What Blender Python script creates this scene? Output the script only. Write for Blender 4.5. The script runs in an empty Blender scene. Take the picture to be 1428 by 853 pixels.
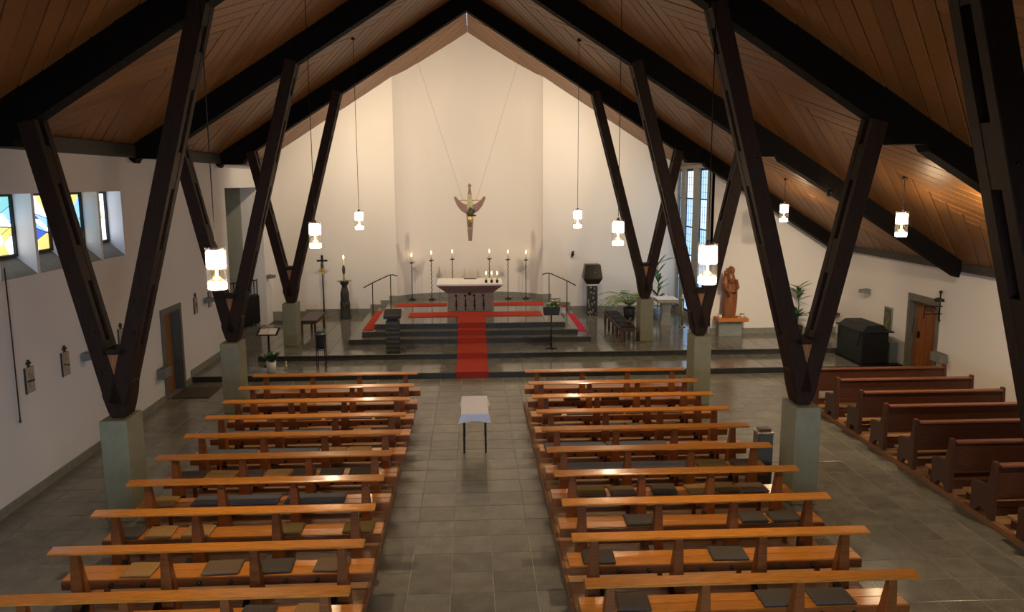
import bpy, bmesh, math, random
from mathutils import Vector, Matrix
random.seed(7)
R = math.radians
col = bpy.context.scene.collection
scene = bpy.context.scene

# ------------------------------------------------------------------ camera, world, exposure
def setup_camera():
    f, p, yw, r = 1105.0, .155323, .0493666, .00483772
    cy, sy = math.cos(yw), math.sin(yw)
    F = Vector((sy*math.cos(p), cy*math.cos(p), -math.sin(p)))
    X = Vector((cy, -sy, 0)); D = F.cross(X)
    c, s = math.cos(r), math.sin(r)
    cx = X*c + D*s; cd = D*c - X*s
    m = Matrix((cx, -cd, -F)).transposed().to_4x4()
    m.translation = (0, 0, 4.7)
    cam = bpy.data.cameras.new('camera'); cam.sensor_width = 36; cam.lens = 36*f/1428
    cam.clip_start = .05; cam.clip_end = 200
    o = bpy.data.objects.new('camera', cam); col.objects.link(o); o.matrix_world = m
    scene.camera = o
setup_camera()
w = bpy.data.worlds.new('world'); scene.world = w; w.use_nodes = True
w.node_tree.nodes['Background'].inputs[0].default_value = (.62, .78, 1, 1)
w.node_tree.nodes['Background'].inputs[1].default_value = .6
vs = scene.view_settings
vs.view_transform = 'Standard'; vs.look = 'None'; vs.gamma = 1; vs.use_curve_mapping = False
vs.exposure = 0.5

LAMP_DOWN = 130.0        # downlight inside each pendant
LAMP_GLOW = 42.0        # pendant lamps
SPOT_SANCT = 420.0      # spots on the sanctuary side of the last beams
SPOT_AISLE = 300.0      # spots on the aisle beams
WIN_DAY = .85           # daylight in the tall strip windows
REAR_FILL = 10.5         # added daylight from an unseen screen behind the camera
WIN_STAIN = 1.1         # daylight in the stained glass

# ------------------------------------------------------------------ materials
MATS = {}
def mat(name, base, rough=.6, spec=.5, var=.12, scale=8.0, stretch=(1, 1, 1), metal=0.0, bump=0.0,
        objvar=0.0, emit=0.0, emitcol=None, speck=0.0, coat=0.0, coords='Object'):
    m = bpy.data.materials.new(name); m.use_nodes = True
    nt = m.node_tree; N = nt.nodes; L = nt.links
    b = N['Principled BSDF']
    b.inputs['Roughness'].default_value = rough
    b.inputs['Specular IOR Level'].default_value = spec
    b.inputs['Metallic'].default_value = metal
    if coat: b.inputs['Coat Weight'].default_value = coat; b.inputs['Coat Roughness'].default_value = .12
    tc = N.new('ShaderNodeTexCoord'); mp = N.new('ShaderNodeMapping'); mp.inputs['Scale'].default_value = stretch
    L.new(tc.outputs[coords], mp.inputs[0])
    oi = N.new('ShaderNodeObjectInfo')
    if objvar:
        ad = N.new('ShaderNodeVectorMath'); ad.operation = 'ADD'
        sc = N.new('ShaderNodeMath'); sc.operation = 'MULTIPLY'; sc.inputs[1].default_value = 37.0
        L.new(oi.outputs['Random'], sc.inputs[0]); L.new(mp.outputs[0], ad.inputs[0]); L.new(sc.outputs[0], ad.inputs[1])
        src = ad.outputs[0]
    else: src = mp.outputs[0]
    nz = N.new('ShaderNodeTexNoise'); nz.inputs['Scale'].default_value = scale; nz.inputs['Detail'].default_value = 5
    L.new(src, nz.inputs['Vector'])
    mr = N.new('ShaderNodeMapRange'); mr.inputs[1].default_value = .3; mr.inputs[2].default_value = .7
    mr.inputs[3].default_value = 1-var; mr.inputs[4].default_value = 1+var
    L.new(nz.outputs['Fac'], mr.inputs[0])
    val = mr.outputs[0]
    if objvar:
        ge = N.new('ShaderNodeNewGeometry')
        a = N.new('ShaderNodeMath'); a.operation = 'ADD'; L.new(oi.outputs['Random'], a.inputs[0]); L.new(ge.outputs['Random Per Island'], a.inputs[1])
        fr = N.new('ShaderNodeMath'); fr.operation = 'FRACT'; L.new(a.outputs[0], fr.inputs[0])
        m2 = N.new('ShaderNodeMapRange'); m2.inputs[3].default_value = 1-objvar; m2.inputs[4].default_value = 1+objvar
        L.new(fr.outputs[0], m2.inputs[0])
        mu = N.new('ShaderNodeMath'); mu.operation = 'MULTIPLY'; L.new(val, mu.inputs[0]); L.new(m2.outputs[0], mu.inputs[1]); val = mu.outputs[0]
    if speck:
        n2 = N.new('ShaderNodeTexNoise'); n2.inputs['Scale'].default_value = 130; n2.inputs['Detail'].default_value = 2
        L.new(src, n2.inputs['Vector'])
        m3 = N.new('ShaderNodeMapRange'); m3.inputs[1].default_value = .35; m3.inputs[2].default_value = .65
        m3.inputs[3].default_value = 1-speck; m3.inputs[4].default_value = 1+speck
        L.new(n2.outputs['Fac'], m3.inputs[0])
        mu = N.new('ShaderNodeMath'); mu.operation = 'MULTIPLY'; L.new(val, mu.inputs[0]); L.new(m3.outputs[0], mu.inputs[1]); val = mu.outputs[0]
    mx = N.new('ShaderNodeVectorMath'); mx.operation = 'SCALE'; mx.inputs[0].default_value = base[:3]
    L.new(val, mx.inputs['Scale']); L.new(mx.outputs[0], b.inputs['Base Color'])
    if bump:
        bp = N.new('ShaderNodeBump'); bp.inputs['Strength'].default_value = bump; bp.inputs['Distance'].default_value = .01
        L.new(nz.outputs['Fac'], bp.inputs['Height']); L.new(bp.outputs[0], b.inputs['Normal'])
    if emit:
        b.inputs['Emission Color'].default_value = (*(emitcol or base)[:3], 1); b.inputs['Emission Strength'].default_value = emit
    MATS[name] = m; return m
def glass_mat(name, tint=(1, 1, 1), gloss=.12):
    m = bpy.data.materials.new(name); m.use_nodes = True; nt = m.node_tree; N = nt.nodes; L = nt.links
    N.remove(N['Principled BSDF'])
    t = N.new('ShaderNodeBsdfTransparent'); t.inputs[0].default_value = (*tint, 1)
    g = N.new('ShaderNodeBsdfGlossy'); g.inputs['Roughness'].default_value = .08
    lw = N.new('ShaderNodeLayerWeight'); lw.inputs[0].default_value = .35
    ml = N.new('ShaderNodeMath'); ml.operation = 'MULTIPLY_ADD'; ml.inputs[1].default_value = .5; ml.inputs[2].default_value = gloss
    L.new(lw.outputs['Facing'], ml.inputs[0])
    mx = N.new('ShaderNodeMixShader'); L.new(ml.outputs[0], mx.inputs[0]); L.new(t.outputs[0], mx.inputs[1]); L.new(g.outputs[0], mx.inputs[2])
    tr = N.new('ShaderNodeBsdfTranslucent'); tr.inputs[0].default_value = (.9, .86, .8, 1)
    m2 = N.new('ShaderNodeMixShader'); m2.inputs[0].default_value = .012; L.new(mx.outputs[0], m2.inputs[1]); L.new(tr.outputs[0], m2.inputs[2])
    L.new(m2.outputs[0], N['Material Output'].inputs[0]); MATS[name] = m

mat('plaster', (.80, .755, .70), .85, .2, .025, 3, bump=.05, coords='Generated')
mat('plaster_left_daylit', (.82, .80, .795), .85, .2, .025, 3, bump=.05, coords='Generated')  # cool daylight on the left wall put into its plaster colour
mat('plaster_shaded', (.36, .38, .33), .85, .2, .06, 3)  # shade of the side passage put into the plaster as grey green
mat('stone_floor', (.185, .174, .138), .22, .5, .18, 4, objvar=.16, speck=.30)
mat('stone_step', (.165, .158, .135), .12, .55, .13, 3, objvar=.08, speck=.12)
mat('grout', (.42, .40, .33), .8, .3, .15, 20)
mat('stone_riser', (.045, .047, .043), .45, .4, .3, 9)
mat('stone_trim', (.24, .235, .20), .5, .4, .15, 9)
mat('concrete', (.245, .238, .158), .75, .3, .08, 7, bump=.1)
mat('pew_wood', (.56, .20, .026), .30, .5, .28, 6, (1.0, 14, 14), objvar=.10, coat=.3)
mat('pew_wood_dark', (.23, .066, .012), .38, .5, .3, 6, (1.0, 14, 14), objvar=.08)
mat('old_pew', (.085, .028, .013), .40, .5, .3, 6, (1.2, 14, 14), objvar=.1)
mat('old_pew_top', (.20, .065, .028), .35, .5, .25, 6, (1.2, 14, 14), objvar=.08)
mat('platform_wood', (.42, .23, .105), .5, .4, .2, 5, (1.2, 12, 12), objvar=.14)
mat('kerb_wood', (.30, .13, .05), .45, .4, .2, 5, (12, 1.2, 12))
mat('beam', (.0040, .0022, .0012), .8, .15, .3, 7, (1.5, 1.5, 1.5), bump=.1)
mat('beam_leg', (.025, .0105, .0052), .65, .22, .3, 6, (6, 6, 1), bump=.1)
mat('wedge_wood', (.33, .14, .05), .5, .4, .25, 7, (8, 8, 1))
mat('ceiling_board', (.225, .096, .026), .45, .4, .18, 5, (6, 6, 6), objvar=.16)
mat('ceiling_dark', (.05, .03, .02), .8, .2)
mat('wall_plate', (.055, .05, .042), .6, .3)
mat('iron', (.012, .012, .012), .45, .5, .2, 20, metal=.4)
mat('bronze', (.045, .035, .022), .4, .5, .3, 25, metal=.6, bump=.4)
mat('bronze_light', (.30, .22, .10), .4, .5, .3, 25, metal=.6, bump=.3)
mat('steel', (.55, .55, .53), .3, .5, .05, 20, metal=.9)
mat('blue_steel', (.16, .19, .20), .35, .5, .1, 10, metal=.3)
mat('stone_altar', (.36, .33, .27), .75, .3, .18, 14, bump=.3)
mat('altar_under', (.22, .20, .17), .75, .3, .15, 14, bump=.3)
mat('white_cloth', (.82, .80, .78), .9, .1, .03, 10)
mat('white_cloth_daylit', (.80, .79, .86), .9, .1, .03, 10)  # white cloth with the cool daylight cast mixed into its colour
mat('carpet_red', (.42, .052, .032), .95, .1, .15, 60, bump=.3)
mat('carpet_red_daylit', (.55, .035, .085), .95, .1, .15, 60, bump=.3)  # red carpet turned pinker, the daylight tint is in the colour
mat('wax', (.85, .78, .55), .5, .4, .03)
mat('flame', (1, .8, .4), .5, emit=10, emitcol=(1, .72, .35))
mat('candle_cup', (.02, .02, .03), .4, .5)
mat('dark_stone', (.035, .034, .032), .6, .4, .5, 22, bump=.8)
mat('dark_slate', (.013, .012, .011), .6, .5, .2, 12)
mat('bench_wood', (.05, .032, .022), .4, .5, .2, 8, (1, 1, 8))
mat('stool_wood', (.10, .042, .018), .4, .5, .2, 8)
mat('seat_pad', (.02, .021, .023), .8, .2, .1, 20)
mat('statue_wood', (.22, .075, .025), .40, .5, .25, 9, (1, 1, .3), bump=.3)
mat('shelf_wood', (.50, .17, .035), .4, .5, .15, 6, (1, 10, 10))
mat('door_wood', (.27, .13, .05), .45, .4, .22, 6, (9, 9, 1), objvar=.08)
mat('door_orange', (.26, .085, .022), .45, .4, .22, 6, (9, 9, 1), objvar=.08)
mat('door_frame', (.15, .145, .12), .6, .3, .1, 9)
mat('doormat', (.11, .09, .062), .95, .1, .2, 50)
mat('black_cover', (.010, .013, .013), .6, .4, .2, 8)
mat('grey_box', (.24, .25, .23), .6, .3)
mat('leaf', (.10, .26, .055), .5, .4, .25, 15, objvar=.25)
mat('leaf_dark', (.035, .11, .032), .4, .5, .25, 15, objvar=.25)
mat('leaf_pale', (.30, .42, .14), .5, .4, .2, 15, objvar=.2)
mat('petal_white', (.75, .72, .62), .6, .3)
mat('petal_red', (.42, .02, .03), .6, .3)
mat('petal_yellow', (.75, .52, .03), .6, .3)
mat('pot_white', (.78, .78, .78), .3, .5)
mat('pot_blue', (.30, .45, .58), .4, .5)
mat('cushion_c', (.085, .070, .055), .9, .1, .12, 40, bump=.2, objvar=.12)
mat('cushion_b', (.19, .125, .075), .9, .1, .12, 40, bump=.2, objvar=.12)
mat('cushion_o', (.16, .11, .04), .9, .1, .12, 40, bump=.2, objvar=.12)
mat('cushion_t', (.34, .19, .07), .9, .1, .12, 40, bump=.2, objvar=.12)
mat('cushion_g', (.13, .13, .145), .9, .1, .12, 40, bump=.2, objvar=.10)
mat('paper', (.72, .66, .58), .8, .2, .05, 30)
mat('relief', (.42, .35, .26), .6, .4, .3, 30, bump=.4)
mat('relief_dark', (.035, .028, .022), .5, .5, .3, 30)
mat('enamel', (.30, .17, .15), .5, .4, .35, 35, bump=.4)
mat('gold', (.45, .33, .13), .35, .5, .25, 25, metal=.6)
mat('cross_green', (.06, .065, .035), .5, .4, .4, 30, bump=.5)
mat('picture', (.12, .13, .07), .6, .3, .6, 7)
mat('brass', (.4, .3, .15), .35, .5, .1, 20, metal=.8)
mat('plastic_grey', (.20, .21, .19), .6, .4)
mat('lamp_glow', (1, .9, .75), .5, emit=LAMP_GLOW, emitcol=(1, .74, .46))
mat('lamp_ring', (1, .9, .75), .5, emit=LAMP_GLOW*.55, emitcol=(1, .78, .52))
mat('spot_glow', (1, .9, .75), .5, emit=25, emitcol=(1, .8, .55))
mat('lead', (.012, .012, .012), .6, .3)
for nm, c, s in (('glass_yellow', (.80, .66, .20), .8), ('glass_amber', (.75, .42, .05), .8), ('glass_white', (.80, .88, 1.0), 1.5), ('glass_blue', (.25, .50, .95), 1), ('glass_teal', (.20, .52, .55), .9), ('glass_cobalt', (.04, .10, .55), .9)):
    mat(nm, c, .3, emit=WIN_STAIN*s, emitcol=c, var=.2)
mat('glass_sky', (.5, .72, .95), .2, emit=WIN_DAY, emitcol=(.34, .60, .95), var=.3, scale=2)
mat('glass_sky_pale', (.6, .8, .95), .2, emit=WIN_DAY*1.2, emitcol=(.52, .72, .95), var=.3, scale=2)
mat('rear_fill_pane', (.7, .82, 1), .2, emit=REAR_FILL, emitcol=(.55, .74, 1.0), var=.1, scale=2)  # glow of the unseen rear screen, added as cool daylight
glass_mat('clear_glass', (.97, .95, .92))

# ------------------------------------------------------------------ geometry helpers
class MB:
    def __init__(s): s.v = []; s.f = []; s.sm = []
    def add(s, vs, fs, smooth=False):
        n = len(s.v); s.v += [tuple(v) for v in vs]; s.f += [tuple(i+n for i in f) for f in fs]; s.sm += [smooth]*len(fs); return s
    def box(s, x0, x1, y0, y1, z0, z1):
        return s.add([(x, y, z) for z in (z0, z1) for y in (y0, y1) for x in (x0, x1)],
                     [(0, 2, 3, 1), (4, 5, 7, 6), (0, 1, 5, 4), (2, 6, 7, 3), (0, 4, 6, 2), (1, 3, 7, 5)])
    def beam(s, a, b, wd, dp, up=(0, 1, 0)):
        a, b = Vector(a), Vector(b); d = (b-a).normalized(); u = Vector(up); sd = d.cross(u).normalized(); u = sd.cross(d).normalized()
        vs = [p + sd*i*wd/2 + u*j*dp/2 for p in (a, b) for j in (-1, 1) for i in (-1, 1)]
        return s.add(vs, [(0, 2, 3, 1), (4, 5, 7, 6), (0, 1, 5, 4), (2, 6, 7, 3), (0, 4, 6, 2), (1, 3, 7, 5)])
    def prism(s, pts, axis, a, b):
        def P(p, t): return {'x': (t, p[0], p[1]), 'y': (p[0], t, p[1]), 'z': (p[0], p[1], t)}[axis]
        n = len(pts)
        return s.add([P(p, a) for p in pts]+[P(p, b) for p in pts],
                     [tuple(range(n))[::-1], tuple(range(n, 2*n))]+[(i, (i+1) % n, n+(i+1) % n, n+i) for i in range(n)])
    def lathe(s, prof, c=(0, 0, 0), n=16, smooth=True, sx=1, sy=1):
        vs = []; fs = []
        for r, z in prof:
            for k in range(n):
                a = 2*math.pi*k/n; vs.append((c[0]+r*sx*math.cos(a), c[1]+r*sy*math.sin(a), c[2]+z))
        for j in range(len(prof)-1):
            for k in range(n):
                fs.append((j*n+k, j*n+(k+1) % n, (j+1)*n+(k+1) % n, (j+1)*n+k))
        fs.append(tuple(range(n))[::-1]); fs.append(tuple((len(prof)-1)*n+k for k in range(n)))
        return s.add(vs, fs, smooth)
    def tube(s, path, r, n=6, smooth=True):
        path = [Vector(p) for p in path]; rs = r if isinstance(r, (list, tuple)) else [r]*len(path); vs = []; fs = []
        for i, p in enumerate(path):
            d = (path[min(i+1, len(path)-1)]-path[max(i-1, 0)]).normalized()
            u = d.cross(Vector((0, 0, 1)) if abs(d.z) < .9 else Vector((1, 0, 0))).normalized(); v = d.cross(u)
            for k in range(n):
                a = 2*math.pi*k/n; vs.append(p+u*math.cos(a)*rs[i]+v*math.sin(a)*rs[i])
        for j in range(len(path)-1):
            for k in range(n): fs.append((j*n+k, j*n+(k+1) % n, (j+1)*n+(k+1) % n, (j+1)*n+k))
        fs.append(tuple(range(n))[::-1]); fs.append(tuple((len(path)-1)*n+k for k in range(n)))
        return s.add(vs, fs, smooth)
    def ball(s, c, rx, ry=None, rz=None, n=10, m=7):
        ry = ry or rx; rz = rz or rx
        return s.lathe([(max(.02, math.sin(math.pi*j/m)) if 0 < j < m else .05, -math.cos(math.pi*j/m)) for j in range(m+1)], (0, 0, 0), n) and s._ballfix(c, rx, ry, rz, n*(m+1))
    def _ballfix(s, c, rx, ry, rz, k):
        for i in range(len(s.v)-k, len(s.v)):
            x, y, z = s.v[i]; s.v[i] = (c[0]+x*rx, c[1]+y*ry, c[2]+z*rz)
        return s
    def loft(s, secs, smooth=True):
        n = len(secs[0]); vs = [p for sec in secs for p in sec]; fs = []
        for j in range(len(secs)-1):
            for k in range(n): fs.append((j*n+k, j*n+(k+1) % n, (j+1)*n+(k+1) % n, (j+1)*n+k))
        fs.append(tuple(range(n))[::-1]); fs.append(tuple((len(secs)-1)*n+k for k in range(n)))
        return s.add(vs, fs, smooth)
    def mesh(s, name, m, bevel=0):
        me = bpy.data.meshes.new(name); me.from_pydata(s.v, [], s.f)
        bm = bmesh.new(); bm.from_mesh(me)
        bmesh.ops.recalc_face_normals(bm, faces=bm.faces)
        if bevel: bmesh.ops.bevel(bm, geom=list(bm.edges), offset=bevel, segments=1, affect='EDGES', profile=.5)
        bm.to_mesh(me); bm.free()
        if not bevel: me.polygons.foreach_set('use_smooth', s.sm)
        me.materials.append(MATS[m]); return me
    def build(s, name, m, parent=None, loc=(0, 0, 0), bevel=0):
        o = bpy.data.objects.new(name, s.mesh(name, m, bevel)); col.objects.link(o); o.location = loc
        if parent: o.parent = parent
        return o
def tag(o, label=None, cat=None, group=None, kind=None):
    if label: o['label'] = label
    if cat: o['category'] = cat
    if group: o['group'] = group
    if kind: o['kind'] = kind
    return o
def thing(name, label, cat, loc=(0, 0, 0), rz=0, group=None):
    o = bpy.data.objects.new(name, None); col.objects.link(o); o.location = loc; o.rotation_euler = (0, 0, rz); o.empty_display_size = .1
    return tag(o, label, cat, group)
def struct(o, label=None):
    return tag(o, label, kind='structure')
def inst(name, me, parent, loc=(0, 0, 0), rz=0):
    o = bpy.data.objects.new(name, me); col.objects.link(o); o.parent = parent; o.location = loc; o.rotation_euler = (0, 0, rz); return o
KIDS = {}
def copy_tree(o, parent=None):
    c = o.copy(); col.objects.link(c); c.parent = parent
    for ch in list(o.children): copy_tree(ch, c)
    return c
def clip(poly, nx, ny, c):      # keep nx*x+ny*y <= c
    out = []
    for i, p in enumerate(poly):
        q = poly[(i+1) % len(poly)]; dp = nx*p[0]+ny*p[1]-c; dq = nx*q[0]+ny*q[1]-c
        if dp <= 0: out.append(p)
        if dp*dq < 0: t = dp/(dp-dq); out.append((p[0]+t*(q[0]-p[0]), p[1]+t*(q[1]-p[1])))
    return out
def area(p): return abs(sum(p[i][0]*p[(i+1) % len(p)][1]-p[(i+1) % len(p)][0]*p[i][1] for i in range(len(p))))/2
def shrink(poly, g):
    cx = sum(p[0] for p in poly)/len(poly); cy = sum(p[1] for p in poly)/len(poly); out = poly
    n = len(poly); sgn = 1 if sum(poly[i][0]*poly[(i+1) % n][1]-poly[(i+1) % n][0]*poly[i][1] for i in range(n)) > 0 else -1
    for i in range(n):
        p, q = poly[i], poly[(i+1) % n]; dx, dy = q[0]-p[0], q[1]-p[1]; l = math.hypot(dx, dy)
        if l < 1e-6: continue
        nx, ny = sgn*dy/l, -sgn*dx/l
        out = clip(out, nx, ny, nx*p[0]+ny*p[1]-g)
        if len(out) < 3: return []
    return out
ORD = ['first', 'second', 'third', 'fourth', 'fifth', 'sixth', 'seventh', 'eighth', 'ninth', 'tenth']

# ------------------------------------------------------------------ main dimensions
CX = -.09                       # ridge line
XL, XR = -6.74, 10.6            # side walls
YS1, YS2 = 18.75, 20.22         # noses of the two wide steps
ZR, SL = 9.62, .635             # ridge height and roof slope
FY = [.1, 5.45, 10.8, 16.1, 21.45]   # front faces of the frames
YB = 26.5                       # flat rear wall of the sanctuary
AX0, AX1 = -2.53, 2.35          # apse
def ceil(x): return ZR-SL*abs(x-CX)

# ------------------------------------------------------------------ floor and steps
TILES = {}
def tile_mesh(sx, sy, m):
    k = (round(sx, 3), round(sy, 3), m)
    if k not in TILES:
        g = .004; b = .003; a, c = sx/2-g, sy/2-g
        mb = MB(); mb.loft([[(-a, -c, -.02), (a, -c, -.02), (a, c, -.02), (-a, c, -.02)], [(-a, -c, -.0015), (a, -c, -.0015), (a, c, -.0015), (-a, c, -.0015)],
                            [(-a+b, -c+b, 0), (a-b, -c+b, 0), (a-b, c-b, 0), (-a+b, c-b, 0)]], False)
        TILES[k] = (mb, mb.mesh('tile', m))
    return TILES[k]
def tiles(parent, regions, z, m, limit=300, gx=-.8, gy=8.57, sz=.5):
    L = []
    for x0, x1, y0, y1 in regions:
        i = math.floor((x0-gx)/sz)
        while gx+i*sz < x1-.001:
            j = math.floor((y0-gy)/sz)
            while gy+j*sz < y1-.001:
                a, b = max(x0, gx+i*sz), min(x1, gx+(i+1)*sz); c, d = max(y0, gy+j*sz), min(y1, gy+(j+1)*sz)
                if b-a > .03 and d-c > .03:
                    L.append((((a+b)/2)**2*.3+((c+d)/2)**2, (a+b)/2, (c+d)/2, b-a, d-c))
                j += 1
            i += 1
    L.sort()
    rest = MB()
    for k, (q, x, y, sx, sy) in enumerate(L):
        mb, me = tile_mesh(sx, sy, m)
        if k < limit: inst('tile', me, parent, (x, y, z))
        else: rest.add([(v[0]+x, v[1]+y, v[2]+z) for v in mb.v], mb.f)
    if rest.v: tag(rest.build('tiles', m, parent), 'dark stone floor tiles further from the camera', kind='stuff')
PLX0, PLX1 = -1.235, 1.045      # aisle edges of the pew platforms
PF = 16.32                      # altar-side end of the platforms
fl = struct(MB().box(XL-.3, XR+.3, -4, 27.9, -.3, -.004).build('floor', 'grout'), 'dark grey square stone tile floor of the nave')
tiles(fl, [(PLX0, PLX1, 7.57, YS1), (XL, -4.45, 9.57, YS1), (4.5, 7.03, 7.07, YS1), (-4.45, PLX0, PF, YS1), (PLX1, 4.5, PF, YS1), (7.03, XR, 16.3, YS1)], 0, 'stone_floor')
plain = MB(); plain.box(PLX0, PLX1, -3.9, 7.57, -.012, 0); plain.box(XL, -4.45, -3.9, 9.57, -.012, 0); plain.box(4.5, 7.03, -3.9, 7.07, -.012, 0); plain.box(7.03, XR, -3.9, 9.0, -.012, 0)
tag(plain.build('paving', 'stone_floor', fl), kind='stuff')

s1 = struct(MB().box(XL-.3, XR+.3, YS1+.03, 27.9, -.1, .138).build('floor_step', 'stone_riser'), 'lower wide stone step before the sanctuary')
tiles(s1, [(XL, XR, YS1, YS2+.03)], .15, 'stone_step', gy=YS1, sz=.5)
tiles(s1, [(XL, -5.55, YS2+.03, 25.7)], .15, 'stone_step', gy=YS1)
UPX = -5.55
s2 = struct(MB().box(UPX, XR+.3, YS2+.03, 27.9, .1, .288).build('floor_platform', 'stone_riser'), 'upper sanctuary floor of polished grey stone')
tiles(s2, [(UPX, -3.45, YS2, YB), (-3.45, 3.28, YS2, 21.53), (3.28, 6.9, YS2, YB), (6.9, XR, YS2, 22.4)], .3, 'stone_step', gy=YS2)
for k, (x0, x1, y0, z1) in enumerate([(-3.45, 3.28, 21.5, .45), (-3.12, 2.95, 21.84, .60), (-2.80, 2.64, 22.18, .75)]):
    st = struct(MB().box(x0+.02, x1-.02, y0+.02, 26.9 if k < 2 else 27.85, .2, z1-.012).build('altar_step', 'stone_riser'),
                ['lowest', 'middle', 'top'][k]+' stone step of the altar platform')
    if k < 2:
        nx = (-3.12, 2.95, 21.84) if k == 0 else (-2.80, 2.64, 22.18)
        reg = [(x0, x1, y0, nx[2]), (x0, nx[0], nx[2], YB), (nx[1], x1, nx[2], YB)]
    else: reg = [(x0, x1, y0, YB), (AX0, AX1, YB, 27.8)]
    tiles(st, reg, z1, 'stone_step', gx=-.05, gy=y0, sz=.7)

# ------------------------------------------------------------------ walls
def wall(name, mb, m='plaster', label=None): return struct(mb.build(name, m), label)
# left wall with four window niches
NICHE = [(11.62, 12.58), (12.66, 13.63), (13.71, 14.75), (14.83, 15.72)]
ZN0, ZN1, ND = 3.33, 4.56, .31
wl = MB(); zt = ceil(XL)+.1
T = .6
wl.box(XL-T, XL, -4, 11.62, -.1, zt); wl.box(XL-T, XL, 15.72, 17.28, -.1, zt); wl.box(XL-T, XL, 18.24, 22.2, -.1, zt); wl.box(XL-T, XL, 17.28, 18.24, 1.93, zt)
wl.box(XL-T, XL, 11.62, 15.72, -.1, ZN0); wl.box(XL-T, XL, 11.62, 15.72, ZN1, zt)
wl.box(XL-T, XL, 22.2, 25.75, 4.57, zt); wl.box(XL-T, XL+.06, 25.75, 26.7, -.1, zt)
for a, b in ((12.58, 12.66), (13.63, 13.71), (14.75, 14.83)): wl.box(XL-ND-.1, XL, a, b, ZN0, ZN1)
wall('wall_left', wl, 'plaster_left_daylit', 'white plastered left side wall')
# back of the left opening
wall('wall_passage', MB().box(-9.6, XL-T, 25.75, 26.0, 0, 5).box(-9.8, -9.6, 22, 26, 0, 5).box(-9.6, XL-T, 22.0, 22.2, 0, 5).box(-9.8, XL-T, 22, 26, 4.8, 5), 'plaster_shaded', 'wall inside the side passage with shade in its grey green colour')
struct(MB().box(-9.6, XL-.05, 22.2, 25.75, .05, .155).build('floor_passage', 'stone_step'), 'stone floor of the side passage')
# rear sanctuary wall: flat flanks and curved apse
def gable(x0, x1): return [(x0, 0), (x1, 0), (x1, ceil(x1)+.15), (x0, ceil(x0)+.15)]
wall('wall_back_left', MB().prism(gable(XL-.2, AX0), 'y', YB, YB+.25), label='cream rear wall flank left of the apse')
wall('wall_back_right', MB().prism(gable(AX1, 7.2), 'y', YB, YB+.25), label='cream rear wall flank right of the apse')
ap = MB(); n = 24; vs = []
for i in range(n+1):
    t = i/n; x = AX0+(AX1-AX0)*t; d = 1.25*math.sqrt(max(0, 1-(2*t-1)**2*.93))-.33
    vs.append((x, YB+.02+max(0, d)))
ap.add([(x, y_, .4) for x, y_ in vs]+[(x, y_, ceil(x)+.2) for x, y_ in vs], [(i, i+1, n+2+i, n+1+i) for i in range(n)], True)
ap.add([(x, y_+.3, .4) for x, y_ in vs]+[(x, y_+.3, ceil(x)+.2) for x, y_ in vs], [(i+1, i, n+1+i, n+2+i) for i in range(n)], True)
wall('wall_apse', ap, label='shallow curved apse wall behind the altar')
bb = MB()
for i in range(n):
    (xa, ya), (xb, yb) = vs[i], vs[i+1]
    bb.add([(xa, ya-.03, .75), (xb, yb-.03, .75), (xb, yb-.03, .93), (xa, ya-.03, .93), (xa, ya+.02, .93), (xb, yb+.02, .93)], [(0, 1, 2, 3), (3, 2, 5, 4)])
struct(bb.build('baseboard_apse', 'stone_trim'), 'stone baseboard round the apse')
bb = MB(); y = YB-.04
bb.box(-5.6, -3.45, y, YB+.02, .3, .52); bb.box(-3.45, -3.1, y, YB+.02, .45, .66); bb.box(-3.1, -2.8, y, YB+.02, .6, .80); bb.box(-2.8, AX0, y, YB+.02, .75, .95); bb.box(XL, -5.6, y, YB+.02, .15, .46)
struct(bb.build('baseboard_back_left', 'stone_trim'), 'stepped stone baseboard left of the apse')
bb = MB()
bb.box(3.28, 6.9, y, YB+.02, .3, .52); bb.box(2.95, 3.28, y, YB+.02, .45, .66); bb.box(2.64, 2.95, y, YB+.02, .6, .80); bb.box(AX1, 2.64, y, YB+.02, .75, .95)
struct(bb.build('baseboard_back_right', 'stone_trim'), 'stepped stone baseboard right of the apse')
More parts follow.
